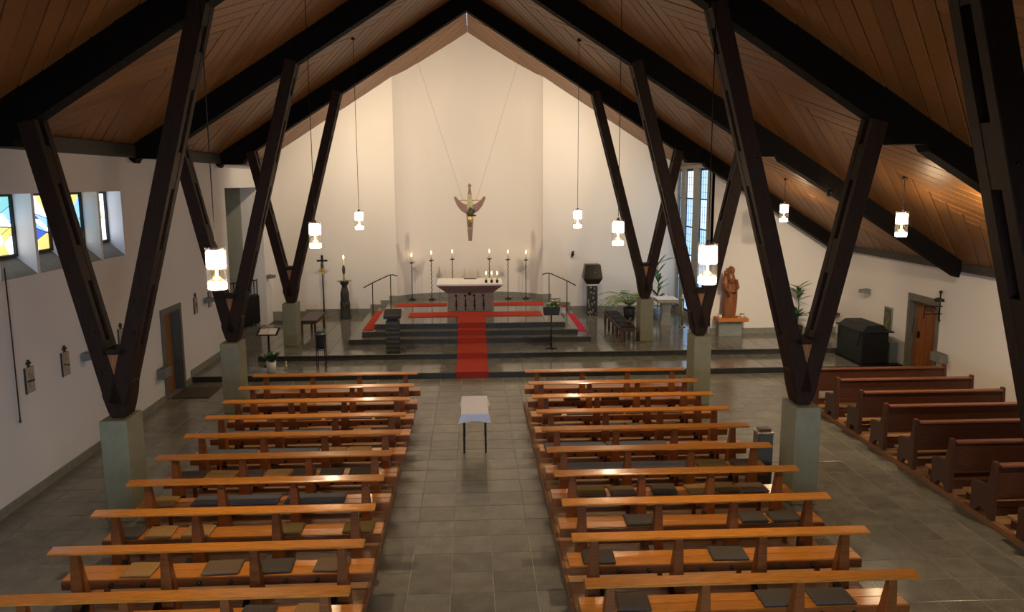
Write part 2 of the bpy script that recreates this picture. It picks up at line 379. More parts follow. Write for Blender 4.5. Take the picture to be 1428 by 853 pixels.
# right: strip window wall of the sanctuary, end wall of the aisle, side wall
XW = 6.9
STR = [(23.12, 24.02), (24.62, 25.58), (26.02, 26.42)]
wr = MB(); zt = ceil(XW)+.2
wr.box(XW, XW+.4, 22.4, YB+.2, .2, .5); wr.box(XW, XW+.4, 22.4, YB+.2, 5.08, zt)
for a, b in ((22.4, 23.12), (24.02, 24.62), (25.58, 26.02), (26.42, 26.7)): wr.box(XW-.02, XW+.4, a, b, .5, 5.08)
wall('wall_window_side', wr, 'stone_trim', 'stone wall with tall narrow strip windows right of the altar')
for k, (a, b) in enumerate(STR):
    win = struct(MB().box(XW+.05, XW+.09, a, a+.03, .5, 5.08).box(XW+.05, XW+.09, b-.03, b, .5, 5.08).box(XW+.05, XW+.09, a+.03, b-.03, .5, .55).box(XW+.05, XW+.09, a+.03, b-.03, 5.03, 5.08).build('window_%d' % (k+5), 'lead'),
                 ['nearest', 'middle', 'farthest'][k]+' tall leaded strip window beside the altar')
    zz = [.55, 1.45, 2.35, 3.25, 4.15, 5.03]
    for i in range(5):
        g = .02
        pn = MB().box(XW+.06, XW+.075, a+.03, b-.03, zz[i]+g, zz[i+1]-g).build('pane', random.choice(['glass_sky', 'glass_sky', 'glass_sky_pale']), win)
        MB().box(XW+.04, XW+.06, a+.03, b-.03, zz[i]-g, zz[i]+g).build('glazing_bar', 'lead', win)
    bars = MB()
    for j in (1, 2, 3): yy = a+(b-a)*j/4; bars.box(XW+.053, XW+.06, yy-.006, yy+.006, .55, 5.03)
    for j in range(1, 20):
        z = .55+4.48*j/20; bars.box(XW+.054, XW+.059, a+.03, b-.03, z-.004, z+.004)
    bars.build('lead_lines', 'lead', win)
we = MB(); we.prism([(XW-.02, 0), (XR+.2, 0), (XR+.2, ceil(XR)), (XW-.02, ceil(XW)+.1)], 'y', 22.385, 22.65)
wall('wall_aisle_end', we, label='white end wall of the right aisle behind the statue')
struct(MB().box(XW-.02, XR, 22.345, 22.4, .3, .46).build('baseboard_aisle_end', 'stone_trim'), 'stone baseboard under the statue wall')
wri = MB(); zt = ceil(XR)+.1
wri.box(XR, XR+.4, -4, 17.35, -.1, zt); wri.box(XR, XR+.4, 18.5, 22.65, -.1, zt); wri.box(XR, XR+.4, 17.35, 18.5, 1.95, zt)
wall('wall_right', wri, label='white plastered right side wall')
wall('wall_rear', MB().prism([(XL-.5, -.2), (XR+.4, -.2), (XR+.4, ceil(XR)+.1), (CX, ZR+.2), (XL-.5, ceil(XL-.5)+.1)], 'y', -4.2, -3.9), label='rear wall behind the gallery')
struct(MB().box(XL, XL+.03, -3.9, 17.18, 0, .14).box(XL, XL+.03, 18.34, YS1, 0, .14).box(XL, XL+.03, YS1, 22.2, .15, .30).build('baseboard_left', 'stone_trim'), 'grey stone baseboard along the left wall')
struct(MB().box(XR-.03, XR, -3.9, 17.3, 0, .14).box(XR-.03, XR, 18.6, YS1, 0, .14).build('baseboard_right', 'stone_trim'), 'grey stone baseboard along the right wall')
struct(MB().box(XL-.01, XL+.14, -3.9, YB, ceil(XL)-.19, ceil(XL)+.05).build('trim_1', 'wall_plate'), 'dark wall plate under the left eaves')
struct(MB().box(XR-.16, XR+.01, -3.9, 22.4, ceil(XR)-.08, ceil(XR)+.12).build('trim_2', 'wall_plate'), 'dark wall plate under the right eaves')

# unseen entrance glazing, guessed and added for cool daylight on the left wall
rw = struct(MB().box(-3.2, 3.0, -3.9, -3.84, .1, .2).box(-3.2, 3.0, -3.9, -3.84, 2.7, 2.8).box(-3.2, -3.1, -3.9, -3.84, .2, 2.7).box(2.9, 3.0, -3.9, -3.84, .2, 2.7).build('window_8', 'lead'), 'unseen glowing entrance screen added in the rear wall')
for i in range(6): MB().box(-3.1+i, -3.1+i+.95, -3.89, -3.87, .2, 2.7).build('pane', 'rear_fill_pane', rw)
for i in range(5): MB().box(-3.1+i+.95, -3.1+i+1.0, -3.9, -3.85, .2, 2.7).build('mullion', 'lead', rw)
struct(MB().box(XL, XR, -3.9, 1.0, 2.9, 3.1).build('floor_gallery', 'door_frame'), 'unseen gallery floor added under the camera')  # unseen slab added to keep the rear daylight off the roof beams
struct(MB().box(XL, XR, .9, 1.0, 3.1, 3.95).build('trim_3', 'plaster'), 'unseen gallery parapet')
# stained glass niches on the left
def split_window(y0, y1, z0, z1, k, rnd):
    polys = [[(y0, z0), (y1, z0), (y1, z1), (y0, z1)]]
    for _ in range(9):
        a = rnd.uniform(0, math.pi); px = rnd.uniform(y0+.1, y1-.1); pz = rnd.uniform(z0+.15, z1-.15); nx, ny = math.cos(a), math.sin(a); c = nx*px+ny*pz
        out = []
        for p in polys:
            A = clip(p, nx, ny, c); B = clip(p, -nx, -ny, -c)
            if len(A) > 2 and len(B) > 2 and area(A) > .02 and area(B) > .02: out += [A, B]
            else: out.append(p)
        polys = out
    return polys
rnd = random.Random(5)
for k, (a, b) in enumerate(NICHE):
    gx = XL-ND; z0, z1 = 3.60, ZN1
    fr = MB(); t = .035
    fr.box(gx-.04, gx+.04, a, a+t, z0, z1).box(gx-.04, gx+.04, b-t, b, z0, z1).box(gx-.04, gx+.04, a+t, b-t, z0, z0+t).box(gx-.04, gx+.04, a+t, b-t, z1-t, z1)
    win = struct(fr.build('window_%d' % (k+1), 'lead'), ['nearest', 'second', 'third', 'farthest'][k]+' small stained glass window in the left wall niches')
    MB().box(gx-.03, gx-.02, a, b, z0, z1).build('lead_backing', 'lead', win)
    for p in split_window(a+t, b-t, z0+t, z1-t, k, rnd):
        q = shrink(p, .009)
        if len(q) > 2: MB().prism(q, 'x', gx-.015, gx-.002).build('pane', rnd.choice(['glass_yellow', 'glass_yellow', 'glass_yellow', 'glass_white', 'glass_white', 'glass_blue', 'glass_teal', 'glass_cobalt']), win)
    MB().prism([(XL, ZN0), (gx, z0), (gx, ZN0)], 'y', a, b).build('window_sill', 'stone_trim', win)
    MB().box(gx-.1, gx-.04, a, b, ZN0, ZN1).build('outer_frame', 'lead', win)

# doors
def door_left():
    d = struct(MB().box(XL-.12, XL+.03, 17.16, 17.28, 0, 2.0).box(XL-.12, XL+.03, 18.24, 18.36, 0, 2.0).box(XL-.12, XL+.03, 17.28, 18.24, 1.88, 2.0).build('door_1', 'door_frame'), 'brown wooden door in a grey stone frame in the left wall')
    for i in range(5):
        a = 17.28+i*.192; MB().box(XL-.22, XL-.16, a+.004, a+.188, .02, 1.88).build('plank', 'door_wood', d)
    MB().box(XL-.16, XL-.12, 17.36, 17.38, .95, 1.1).build('door_handle', 'iron', d)
    MB().box(XL-.4, XL-.22, 17.2, 18.3, 0, 1.95).build('door_back', 'door_wood', d)
    MB().box(XL-.16, XL-.005, 18.20, 18.238, 0, 1.878).build('reveal', 'door_frame', d); MB().box(XL-.4, XL, 17.28, 18.24, -.01, .01).build('threshold', 'stone_trim', d)
door_left()
def door_right():
    d = struct(MB().box(XR-.03, XR+.14, 18.48, 18.58, 0, 2.0).box(XR-.03, XR+.14, 17.27, 17.37, 0, 2.0).box(XR-.03, XR+.14, 17.37, 18.48, 1.84, 2.0).build('door_2', 'door_frame'), 'orange brown double wooden door in a stone frame in the right wall')
    for i in range(6):
        a = 17.37+i*.185; MB().box(XR+.18, XR+.24, a+.004, a+.181, .02, 1.84).build('plank', 'door_orange', d)
    MB().box(XR+.10, XR+.18, 18.44, 18.475, .02, 1.84).build('door_edge', 'brass', d)
    MB().box(XR, XR+.2, 18.475, 18.482, 0, 1.84).build('reveal', 'door_frame', d)
    MB().box(XR+.13, XR+.18, 18.32, 18.345, .92, 1.08).build('door_handle', 'iron', d)
    MB().box(XR+.24, XR+.4, 17.3, 18.55, 0, 1.95).build('door_back', 'door_orange', d)
door_right()

# ------------------------------------------------------------------ ceiling boards
def ceiling_bay(side, y0, y1, dmax, boards=True):
    s = -1 if side == 'left' else 1
    cs = 1/math.sqrt(1+SL*SL); L = dmax/cs; up = .035
    nx, nz = s*SL*cs, cs     # upward normal of slope
    def pt(sv, y, h): d = sv*cs; return (CX+s*d+nx*h, y, ZR-SL*d+nz*h)
    base = MB().add([pt(0, y0, up+.02), pt(L, y0, up+.02), pt(L, y1, up+.02), pt(0, y1, up+.02), pt(0, y0, up+.2), pt(L, y0, up+.2), pt(L, y1, up+.2), pt(0, y1, up+.2)],
                    [(0, 1, 2, 3), (7, 6, 5, 4), (0, 4, 5, 1), (2, 6, 7, 3), (1, 5, 6, 2), (0, 3, 7, 4)])
    o = struct(base.build('ceiling', 'ceiling_dark' if boards else 'ceiling_board'), 'herringbone boarded %s roof slope' % side)
    if not boards: return
    m = (y0+y1)/2; H = (y1-y0)/2; wd = .27; q2 = math.sqrt(2)
    rng = range(int(-(H)/q2/wd)-2, int((L+H)/q2/wd)+2)
    for half in (0, 1):
        for k in rng:
            if half == 0: uv = [((k+1)*wd, k*wd), ((k+1)*wd+30, k*wd), ((k+1)*wd+30, (k+1)*wd), ((k+1)*wd, (k+1)*wd)]
            else: uv = [(k*wd, k*wd), ((k+1)*wd, k*wd), ((k+1)*wd, k*wd+30), (k*wd, k*wd+30)]
            poly = [((u+v)/q2, (u-v)/q2) for u, v in uv]
            for a, b, c in ((-1, 0, 0), (1, 0, L), (0, 1, H), (0, -1, H)):
                poly = clip(poly, a, b, c)
                if len(poly) < 3: break
            if len(poly) < 3: continue
            poly = shrink(poly, .006)
            if len(poly) < 3 or area(poly) < .01: continue
            inner = shrink(poly, .010)
            mb = MB(); n_ = len(poly); h = random.uniform(-.005, .005)
            if len(inner) == n_:
                mb.loft([[pt(a, m+b, up) for a, b in poly], [pt(a, m+b, .008+h) for a, b in poly], [pt(a, m+b, h) for a, b in inner]], False)
            else: mb.loft([[pt(a, m+b, up) for a, b in poly], [pt(a, m+b, h) for a, b in poly]], False)
            mb.build('plank', 'ceiling_board', o)
DL, DR = CX-XL+.1, XR-CX+.1
bays = [(5.6, 10.95), (10.95, 16.25), (16.25, 21.6), (21.6, 27.9)]
for y0, y1 in bays:
    ceiling_bay('left', y0, y1, DL); ceiling_bay('right', y0, y1, DR if y0 < 20 else 7.4)
ceiling_bay("right", 21.6, 22.7, DR, False)
for sd, D in (('left', DL), ('right', DR)): ceiling_bay(sd, -4.2, 5.6, D, False)

# ------------------------------------------------------------------ timber frames: piers, V struts, roof beams
PIERW, PIERD = .37, .55
def frame_name(k): return ['nearest to the gallery', 'in the near part of the nave', 'in the middle of the nave', 'at the sanctuary'][k]
def make_vstrut(mirror):
    s = mirror                       # local x positive = outward
    root = thing('v_strut', 'x', 'strut')
    y0, y1 = .10, .46
    def leg(a, b):
        a = Vector((s*a[0], 0, a[1])); b = Vector((s*b[0], 0, b[1]))
        lg = MB()
        lg.beam(a+Vector((0, y0+.06, 0)), b+Vector((0, y0+.06, 0)), .225, .12)
        o = lg.build('leg', 'beam_leg', root, bevel=.008)
        MB().beam(a+Vector((0, y1-.06, 0)), b+Vector((0, y1-.06, 0)), .225, .12).build('back_plank', 'beam_leg', o)
        d = (b-a); ln = d.length; d.normalize(); t = .0; i = 0
        for t0, t1 in ((0, .9), (1.75, 2.25), (3.1, 3.6), (4.45, 4.95), (5.3, 9)):
            t1 = min(t1, ln)
            if t0 < ln: MB().beam(a+d*t0+Vector((0, (y0+y1)/2, 0)), a+d*t1+Vector((0, (y0+y1)/2, 0)), .215, .125).build('spacer', 'beam_leg', o)
        for t0 in (.95, 2.0, 3.35):
            for q in (-.05, .05):
                p = a+d*(t0+q*2)+Vector((d.z*q, y0-.012, 0))
                MB().lathe([(.014, 0), (.014, .02)], (0, 0, 0), 6).build('bolt', 'iron', o, (p.x, p.y, p.z))
    leg((.0, 1.66), (-1.46, 7.08)); leg((.03, 1.66), (.86, 5.52))
    sh = [(-.10, 1.47), (.10, 1.47), (.14, 1.55), (.16, 1.62), (.21, 1.80), (.16, 2.0), (-.22, 2.0), (-.19, 1.78), (-.15, 1.62), (-.13, 1.55)]
    MB().prism([(s*x, z) for x, z in sh], 'y', y0+.03, y1-.03).build('foot', 'beam_leg', root, bevel=.02)
    MB().prism([(s*x, z) for x, z in [(-.03, 1.86), (.035, 1.86), (.10, 2.38), (-.15, 2.38)]], 'y', y0+.02, y1-.08).build('wedge', 'wedge_wood', root)
    MB().prism([(s*x, z) for x, z in [(-.16, 2.38), (.11, 2.38), (.125, 2.46), (-.18, 2.46)]], 'y', y0-.0, y1).build('cap', 'beam_leg', root)
    return root
protoV = {'left': make_vstrut(-1), 'right': make_vstrut(1)}
XV = {'left': -4.96, 'right': 4.78}
first = {'left': True, 'right': True}
for k, fy in enumerate(FY[1:]):
    for sd in ('left', 'right'):
        s = -1 if sd == 'left' else 1
        zb = .3 if k == 3 else 0
        a = XV[sd]-PIERW/2 if sd == 'left' else XV[sd]-.16
        x0 = -5.17 if sd == 'left' else 4.62
        tag(MB().box(0, PIERW, 0, PIERD, 0, 1.47-zb).build('concrete_pier', 'concrete', None, (x0, fy, zb), bevel=.012),
            'grey green concrete pier of the %s V strut, %s' % (sd, frame_name(k)), 'pier', 'concrete piers')
        v = protoV[sd] if first[sd] else copy_tree(protoV[sd]); first[sd] = False
        v.location = (XV[sd], fy, 0)
        tag(v, 'dark timber V strut on the %s pier, %s' % (sd, frame_name(k)), 'strut', 'timber V struts')
def roof_beam(sd, fy, k):
    s = -1 if sd == 'left' else 1
    low = lambda d: 9.11-.635*d
    top = lambda d: ZR-.635*d+.02
    pts = [(0, low(0)), (2.9, low(2.9)), (5.78, low(5.78)), (5.95, 5.19)]
    if sd == 'left': pts += [(6.5, 5.19), (6.56, 5.10), (6.66, 5.19), (6.66, top(6.66))]
    else: pts += [(6.40, 5.19), (6.46, 5.09), (8.5, 4.5-.64*(8.41-7.41)), (10.40, 4.5-.64*(10.31-7.41)), (10.44, 2.80), (10.44, top(10.44))]
    pts += [(5, top(5)), (0, top(0))]
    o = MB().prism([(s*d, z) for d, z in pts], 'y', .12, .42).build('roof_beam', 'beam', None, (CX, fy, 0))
    tag(o, 'dark timber roof beam of the %s slope, %s' % (sd, frame_name(k)), 'beam', 'roof beams')
    bolt = MB().lathe([(.017, -.035), (.017, .0)], (0, 0, 0), 6).mesh('bolt', 'iron')
    n_ = 18 if sd == 'left' else 19
    for i in range(n_):
        d = .3+5.4*i/(n_-1); inst('bolt', bolt, o, (s*d, .13, low(d)))
for k, fy in enumerate(FY[1:]):
    for sd in ('left', 'right'): roof_beam(sd, fy, k)

# ------------------------------------------------------------------ main pews
YR = [15.8, 14.82, 13.85, 12.9, 11.94, 10.98, 10.02, 9.06, 8.1, 7.1]
ZP = .08
for sd, x0, x1 in (('left', -4.42, PLX0), ('right', PLX1, 4.42)):
    p = thing('pew_platform', 'low boarded wooden platform under the %s block of open pews' % sd, 'platform', (x0, 6.0, 0), group='pew platforms')
    e = .035
    MB().box(0, x1-x0, 0, PF-6.0, 0, ZP-.02).build('base', 'kerb_wood', p)
    nb = 44; wdt = (PF-6.0)/nb
    me = MB().box(e, x1-x0-e, .004, wdt-.004, ZP-.02, ZP).mesh('board', 'platform_wood')
    for i in range(nb): inst('board', me, p, (0, i*wdt, 0))
    MB().box(0, e-.004, 0, PF-6.0, ZP-.02, ZP).build('edge_strip', 'kerb_wood', p); MB().box(x1-x0-e+.004, x1-x0, 0, PF-6.0, ZP-.02, ZP).build('edge_strip', 'kerb_wood', p)
def make_pew():
    root = thing('church_pew', 'x', 'pew', (0, 0, ZP))
    W = 3.30; z = -ZP
    MB().add([(0, -.075, .845+z), (W, -.075, .845+z), (W, .075, .862+z), (0, .075, .862+z), (0, -.075, .872+z), (W, -.075, .872+z), (W, .075, .89+z), (0, .075, .89+z)],
             [(0, 3, 2, 1), (4, 5, 6, 7), (0, 1, 5, 4), (2, 3, 7, 6), (0, 4, 7, 3), (1, 2, 6, 5)]).build('top_rail', 'pew_wood', root, bevel=.006)
    post = MB()
    post.loft([[(-.075, -.03, 0), (.075, -.03, 0), (.075, .16, 0), (-.075, .16, 0)], [(-.06, -.025, .40+z), (.06, -.025, .40+z), (.06, .14, .40+z), (-.06, .14, .40+z)],
               [(-.04, -.025, .85+z), (.04, -.025, .85+z), (.04, .035, .856+z), (-.04, .035, .856+z)]], False)
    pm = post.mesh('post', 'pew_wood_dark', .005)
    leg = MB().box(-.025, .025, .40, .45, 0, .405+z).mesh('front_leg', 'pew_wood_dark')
    br = MB().prism([(-.26, .16+z), (-.02, .30+z), (-.02, .22+z), (-.20, .09+z), (-.26, .10+z)], 'x', -.03, .03).mesh('kneeler_bracket', 'iron')
    peg = MB().lathe([(.012, 0), (.012, .03), (.024, .034), (.024, .05), (.012, .056)], (0, 0, 0), 8)
    peg.v = [(x, -q, y) for x, y, q in peg.v]; pgm = peg.mesh('coat_peg', 'iron')
    px = [.25, 1.185, 2.12, 3.05]
    for x in px:
        inst('post', pm, root, (x, 0, 0)); inst('front_leg', leg, root, (x-.10 if x > 1 else x+.10, 0, 0)); inst('kneeler_bracket', br, root, (x-.09 if x > 1 else x+.09, 0, 0))
    for i in range(2):
        MB().box(-.0, W+.04, .165+i*.165, .325+i*.165, .425+z, .455+z).build('seat_plank', 'pew_wood', root, bevel=.005)
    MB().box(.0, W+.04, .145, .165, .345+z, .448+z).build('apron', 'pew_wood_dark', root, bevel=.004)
    for i in range(3):
        for fr in (.32, .68): inst('coat_peg', pgm, root, (px[i]+(px[i+1]-px[i])*fr, .146, .40+z))
    MB().box(.05, W-.05, -.30, -.14, .19+z, .225+z).build('kneeler', 'pew_wood_dark', root, bevel=.008)
    return root
proto = make_pew()
for r_, y in enumerate(YR):
    for sd, x in (('left', -4.50), ('right', 1.04)):
        o = proto if (r_ == 0 and sd == 'left') else copy_tree(proto)
        o.location = (x+(0 if sd == 'right' else (.05 if r_ < 5 else 0)), y, ZP)
        tag(o, 'open-backed orange wooden pew in the %s block, %s row from the altar steps' % (sd, ORD[r_]), 'pew', 'open-backed pews')

# cushions: c charcoal, b brown, o olive, t tan, G long grey
CUSH = {('right', 10): 'c1.41,1.75 c2.89,3.27 c3.42,3.84', ('right', 9): 'c1.21,1.57 c2.68,3.09', ('right', 8): 'c1.88,2.24 c3.34,3.68 c3.73,4.12',
        ('right', 7): 'o1.39,1.79 b1.85,2.2 c2.43,2.78 t2.92,3.31 o3.34,3.62 b3.65,4.04', ('right', 6): 'G1.24,2.23 G2.25,3.23 o3.34,3.8 c3.88,4.22',
        ('right', 5): 'G1.12,2.1 G2.13,3.12', ('right', 4): 'c1.17,1.5 c2.26,2.61 c2.66,3.0 c3.25,3.56', ('right', 3): 'c1.3,1.6 G1.7,2.75 G2.78,3.86', ('right', 2): 'c1.76,2.08 c2.5,2.85',
        ('left', 10): 'c-2.35,-2.02 t-1.82,-1.5', ('left', 9): 't-3.88,-3.55 b-3.02,-2.62 c-2.42,-2.05 b-1.8,-1.43', ('left', 8): 'c-4.38,-4.08 t-4.02,-3.7 t-3.57,-3.24 o-2.48,-2.14 o-1.64,-1.27',
        ('left', 7): 't-4.38,-4.02 G-3.79,-2.65 G-2.56,-1.77', ('left', 6): 'c-4.36,-3.97 t-3.94,-3.5 c-3.45,-3.12 t-3.09,-2.73 c-2.7,-2.36 c-2.29,-1.95 c-1.86,-1.53',
        ('left', 5): 'G-4.35,-3.48 G-3.42,-2.5 t-2.42,-2.06 t-2.03,-1.66', ('left', 4): 'G-4.33,-3.45 G-3.39,-2.48 t-2.1,-1.78', ('left', 3): 'G-3.75,-2.78 G-2.71,-1.87 c-1.82,-1.5'}
CN = {'c': 'square charcoal seat cushion', 'b': 'square brown seat cushion', 'o': 'square olive seat cushion', 't': 'square tan seat cushion', 'G': 'long grey seat cushion'}
for (sd, r_), s in CUSH.items():
    items = []
    for wd in s.split():
        a, b = map(float, wd[1:].split(',')); items.append((wd[0], a, b))
    for k in 'cbotG':
        same = [t for t in items if t[0] == k]
        same.sort(key=lambda t: abs(t[1]+t[2]-2*CX))
        for i, (kk, a, b) in enumerate(same):
            h = .04 if k != 'G' else .035; y = YR[r_-1]; W = (b-a)/2; D = .155; e = .02
            mb = MB(); rr = random.uniform(-.06, .06) if k != 'G' else 0
            def ring(x, yv, z): return [(-x, -yv, z), (x, -yv, z), (x, yv, z), (-x, yv, z)]
            mb.loft([ring(W-e, D-e, 0), ring(W, D, h*.35), ring(W, D, h*.65), ring(W-e, D-e, h)], False)
            o = mb.build('seat_cushion', 'cushion_'+k.lower(), None, ((a+b)/2, y+.325, .4555)); o.rotation_euler.z = rr*(1 if k != 'G' else 0)
            where = '%s block, %s row from the altar' % (sd, ORD[r_-1])
            if len(same) > 1: where += ', %s from the aisle' % ORD[i]
            tag(o, '%s, %s' % (CN[k], where), 'cushion', 'seat cushions on the open pews')

# ------------------------------------------------------------------ old closed pews on the right
OX0, OX1 = 7.0, 9.76
OY = [15.55, 14.65, 13.72, 12.83, 11.9, 10.93, 9.95, 8.98]
p = thing('pew_platform', 'low wooden platform with kerb under the dark closed pews', 'platform', (7.03, 8.0, 0), group='pew platforms')
MB().box(.05, 3.3, 0, 8.35, 0, .075).build('base', 'platform_wood', p)
MB().box(0, .05, 0, 8.35, 0, .095).build('kerb', 'kerb_wood', p, bevel=.008)
nb = 42; me = MB().box(.055, 3.3, .004, 8.35/nb-.004, .075, .095).mesh('board', 'platform_wood')
for i in range(nb): inst('board', me, p, (0, i*8.35/nb, 0))
def make_old():
    root = thing('old_church_pew', 'x', 'pew', (0, 0, .095)); W = OX1-OX0; z = -.095
    prof = [(-.06, 0), (-.05, .70+z), (-.035, .92+z), (.03, .93+z), (.05, .72+z), (.10, .56+z), (.40, .52+z), (.43, .46+z), (.40, .3+z), (.42, 0), (.30, 0), (.22, .10), (.10, .10), (.04, 0)]
    ends = MB().prism(prof, 'x', -.035, .035).mesh('end_panel', 'old_pew', .006)
    inst('end_panel', ends, root, (.05, 0, 0)); inst('end_panel', ends, root, (W-.035, 0, 0))
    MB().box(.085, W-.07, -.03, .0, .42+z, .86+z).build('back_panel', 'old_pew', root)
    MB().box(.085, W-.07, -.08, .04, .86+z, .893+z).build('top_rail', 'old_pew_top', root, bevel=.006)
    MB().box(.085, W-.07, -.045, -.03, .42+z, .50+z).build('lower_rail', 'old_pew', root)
    MB().box(.085, W-.07, 0, .38, .43+z, .46+z).build('seat', 'old_pew', root)
    MB().box(.12, W-.12, -.40, -.22, .22+z, .26+z).build('kneeler', 'platform_wood', root, bevel=.006)
    for x in (.2, W/2, W-.2): MB().box(x-.03, x+.03, -.40, -.24, 0, .22+z).build('kneeler_support', 'old_pew', root)
    MB().box(.085, W-.07, .10, .13, 0, .12).build('stretcher', 'old_pew', root)
    return root
proto = make_old()
for r_, y in enumerate(OY):
    o = proto if r_ == 0 else copy_tree(proto); o.location = (OX0, y, .095)
    tag(o, 'dark closed-back wooden pew by the right wall, %s row from the altar steps' % ORD[r_], 'pew', 'dark closed pews')

# ------------------------------------------------------------------ pendant lamps
def make_lamp():
    root = thing('pendant_lamp', 'x', 'lamp')
    g = MB(); n_ = 24
    prof = [(.105, 0), (.105, .44)]
    vs = []; fs = []
    for r_, z in prof:
        for k in range(n_): a = 2*math.pi*k/n_; vs.append((r_*math.cos(a), r_*math.sin(a), z))
    for k in range(n_): fs.append((k, (k+1) % n_, n_+(k+1) % n_, n_+k))
    g.add(vs, fs, True).build('glass_cylinder', 'clear_glass', root)
    MB().lathe([(.088, 0), (.097, .012), (.097, .165), (.088, .178)], (0, 0, .222), 20).build('upper_diffuser', 'lamp_glow', root)
    MB().lathe([(.09, 0), (.096, .006), (.096, .066), (.06, .075)], (0, 0, .0), 20).build('lower_diffuser', 'lamp_ring', root)
    MB().lathe([(.06, 0), (.055, .03), (.035, .055), (.014, .06), (.014, .15)], (0, 0, .075), 14).build('socket', 'brass', root)
    MB().lathe([(.06, 0), (.064, .004), (.064, .012), (.03, .02), (.02, .06), (.006, .07)], (0, 0, .41), 20).build('cap', 'steel', root)
    l = bpy.data.lights.new('downlight', 'SPOT'); l.energy = LAMP_DOWN; l.spot_size = R(150); l.spot_blend = 1; l.color = (1, .78, .52); l.shadow_soft_size = .06
    lo = bpy.data.objects.new('downlight', l); col.objects.link(lo); lo.parent = root; lo.location = (0, 0, -.02)
    return root
proto = make_lamp(); LZ = 3.6
LAMPS = []
for k, y in enumerate((8.4, 13.7, 19.05)):
    w_ = ['nearest', 'middle', 'farthest'][k]
    LAMPS += [(-2.68, y, LZ, 'glass cylinder pendant lamp over the left open pews, %s of three' % w_), (2.53, y, LZ, 'glass cylinder pendant lamp over the right open pews, %s of three' % w_), (7.58, y, LZ+.11, 'glass cylinder pendant lamp over the dark side pews, %s of the row' % w_)]
LAMPS = [l for l in LAMPS]
for i, (x, y, z, lab) in enumerate(LAMPS):
    o = proto if i == 0 else copy_tree(proto); o.location = (x, y, z); tag(o, lab, 'lamp', 'pendant lamps')
    h = ceil(x)-z
    MB().tube([(0, 0, .5), (0, 0, h)], .006, 5).build('cord', 'iron', o)
    MB().lathe([(.05, 0), (.05, .03), (.02, .05)], (0, 0, h-.04), 10).build('ceiling_rose', 'iron', o)

# ------------------------------------------------------------------ spotlights on the beams
def spot(name_label, loc, target, power, size=70, color=(1, .80, .56), glow=True, blend=.9):
    root = thing('spotlight', name_label, 'spotlight', loc, group='spotlights on the beams')
    d = (Vector(target)-Vector(loc)).normalized()
    MB().tube([-d*.16, -d*.02], [.05, .06], 12).build('housing', 'iron', root)
    MB().tube([-d*.02, -d*.01], .052, 12).build('lens', 'spot_glow', root)
    MB().tube([-d*.1, Vector((0, 0, .16))-d*.1], .012, 6).build('bracket', 'iron', root)
    l = bpy.data.lights.new('spot', 'SPOT'); l.energy = power; l.spot_size = R(size); l.spot_blend = blend; l.color = color; l.shadow_soft_size = .05
    lo = bpy.data.objects.new('spot_light', l); col.objects.link(lo); lo.parent = root; lo.location = d*.01
    lo.rotation_euler = d.to_track_quat('-Z', 'Y').to_euler()
spot('spotlight hidden behind the left sanctuary beam', (-3.4, 22.1, 7.22), (-.8, 27.2, 5.0), SPOT_SANCT, 150)
spot('spotlight hidden behind the right sanctuary beam', (3.2, 22.1, 7.22), (.6, 27.2, 5.0), SPOT_SANCT, 150)
spot('spotlight low behind the left sanctuary beam lighting the flank', (-4.6, 22.1, 6.47), (-4.6, 26.5, 2.5), SPOT_SANCT*.45, 140)
spot('spotlight low behind the right sanctuary beam lighting the flank', (4.4, 22.1, 6.47), (4.3, 26.5, 2.5), SPOT_SANCT*.35, 140)
spot('upper small spotlight on the middle beam of the right aisle', (7.27, 16.0, 4.42), (7.9, 22.4, 2.2), SPOT_AISLE, 60)
spot('lower small spotlight on the middle beam of the right aisle', (7.62, 16.0, 4.2), (9.2, 22.0, 1.6), SPOT_AISLE*.6, 60)
spot('small spotlight behind the near beam of the right aisle', (8.0, 11.55, 4.22), (8.4, 16.5, 2.6), SPOT_AISLE*.8, 165)

# ------------------------------------------------------------------ altar and its things
alt = thing('altar', 'massive stone altar with wide tapering white-covered top', 'altar', (-.1, 24.6, .75))
MB().loft([[(x*.70, y*.42, 0) for x, y in ((-1, -1), (1, -1), (1, 1), (-1, 1))], [(x*.68, y*.42, .62) for x, y in ((-1, -1), (1, -1), (1, 1), (-1, 1))]], False).build('base_block', 'stone_altar', alt)
MB().loft([[(x*.70, y*.43, .58) for x, y in ((-1, -1), (1, -1), (1, 1), (-1, 1))], [(x*1.0, y*.73, .84) for x, y in ((-1, -1), (1, -1), (1, 1), (-1, 1))]], False).build('tapered_underside', 'altar_under', alt)
MB().box(-1.01, 1.01, -.75, .75, .84, .90).build('table_top', 'white_cloth', alt, bevel=.01)
for i, x in enumerate((-.42, -.14, .14, .42)):
    MB().lathe([(.028, .0), (.03, .02), (.012, .06), (.035, .12), (.02, .33), (.006, .42)], (x, -.435, .05), 8, sy=.6).build('bronze_ornament', 'bronze', alt)
    MB().ball((x-.01, -.43, .50), .04).build('bronze_knob', 'bronze', alt)
MB().ball((-.01, -.44, .56), .055).build('bronze_boss', 'bronze', alt)
for i in range(8):
    x = -.62+i*.175; MB().box(x, x+.13, -.432, -.42, .03, .55).build('fluting', 'stone_altar', alt)
for i, x in enumerate((.40, .57, .74)):
    t = thing('altar_candle', '%s of the three short altar candles in black cups' % ['left', 'middle', 'right'][i], 'candle', (x, 24.1, 1.651), group='altar candles')
    MB().lathe([(.035, 0), (.04, .01), (.04, .09), (.032, .095)], n=10).build('cup', 'candle_cup', t)
    MB().lathe([(.026, .09), (.026, .25), (.01, .255)], n=10).build('candle', 'wax', t)
    MB().lathe([(.006, .26), (.017, .285), (.012, .32), (.002, .355)], n=8).build('flame', 'flame', t)
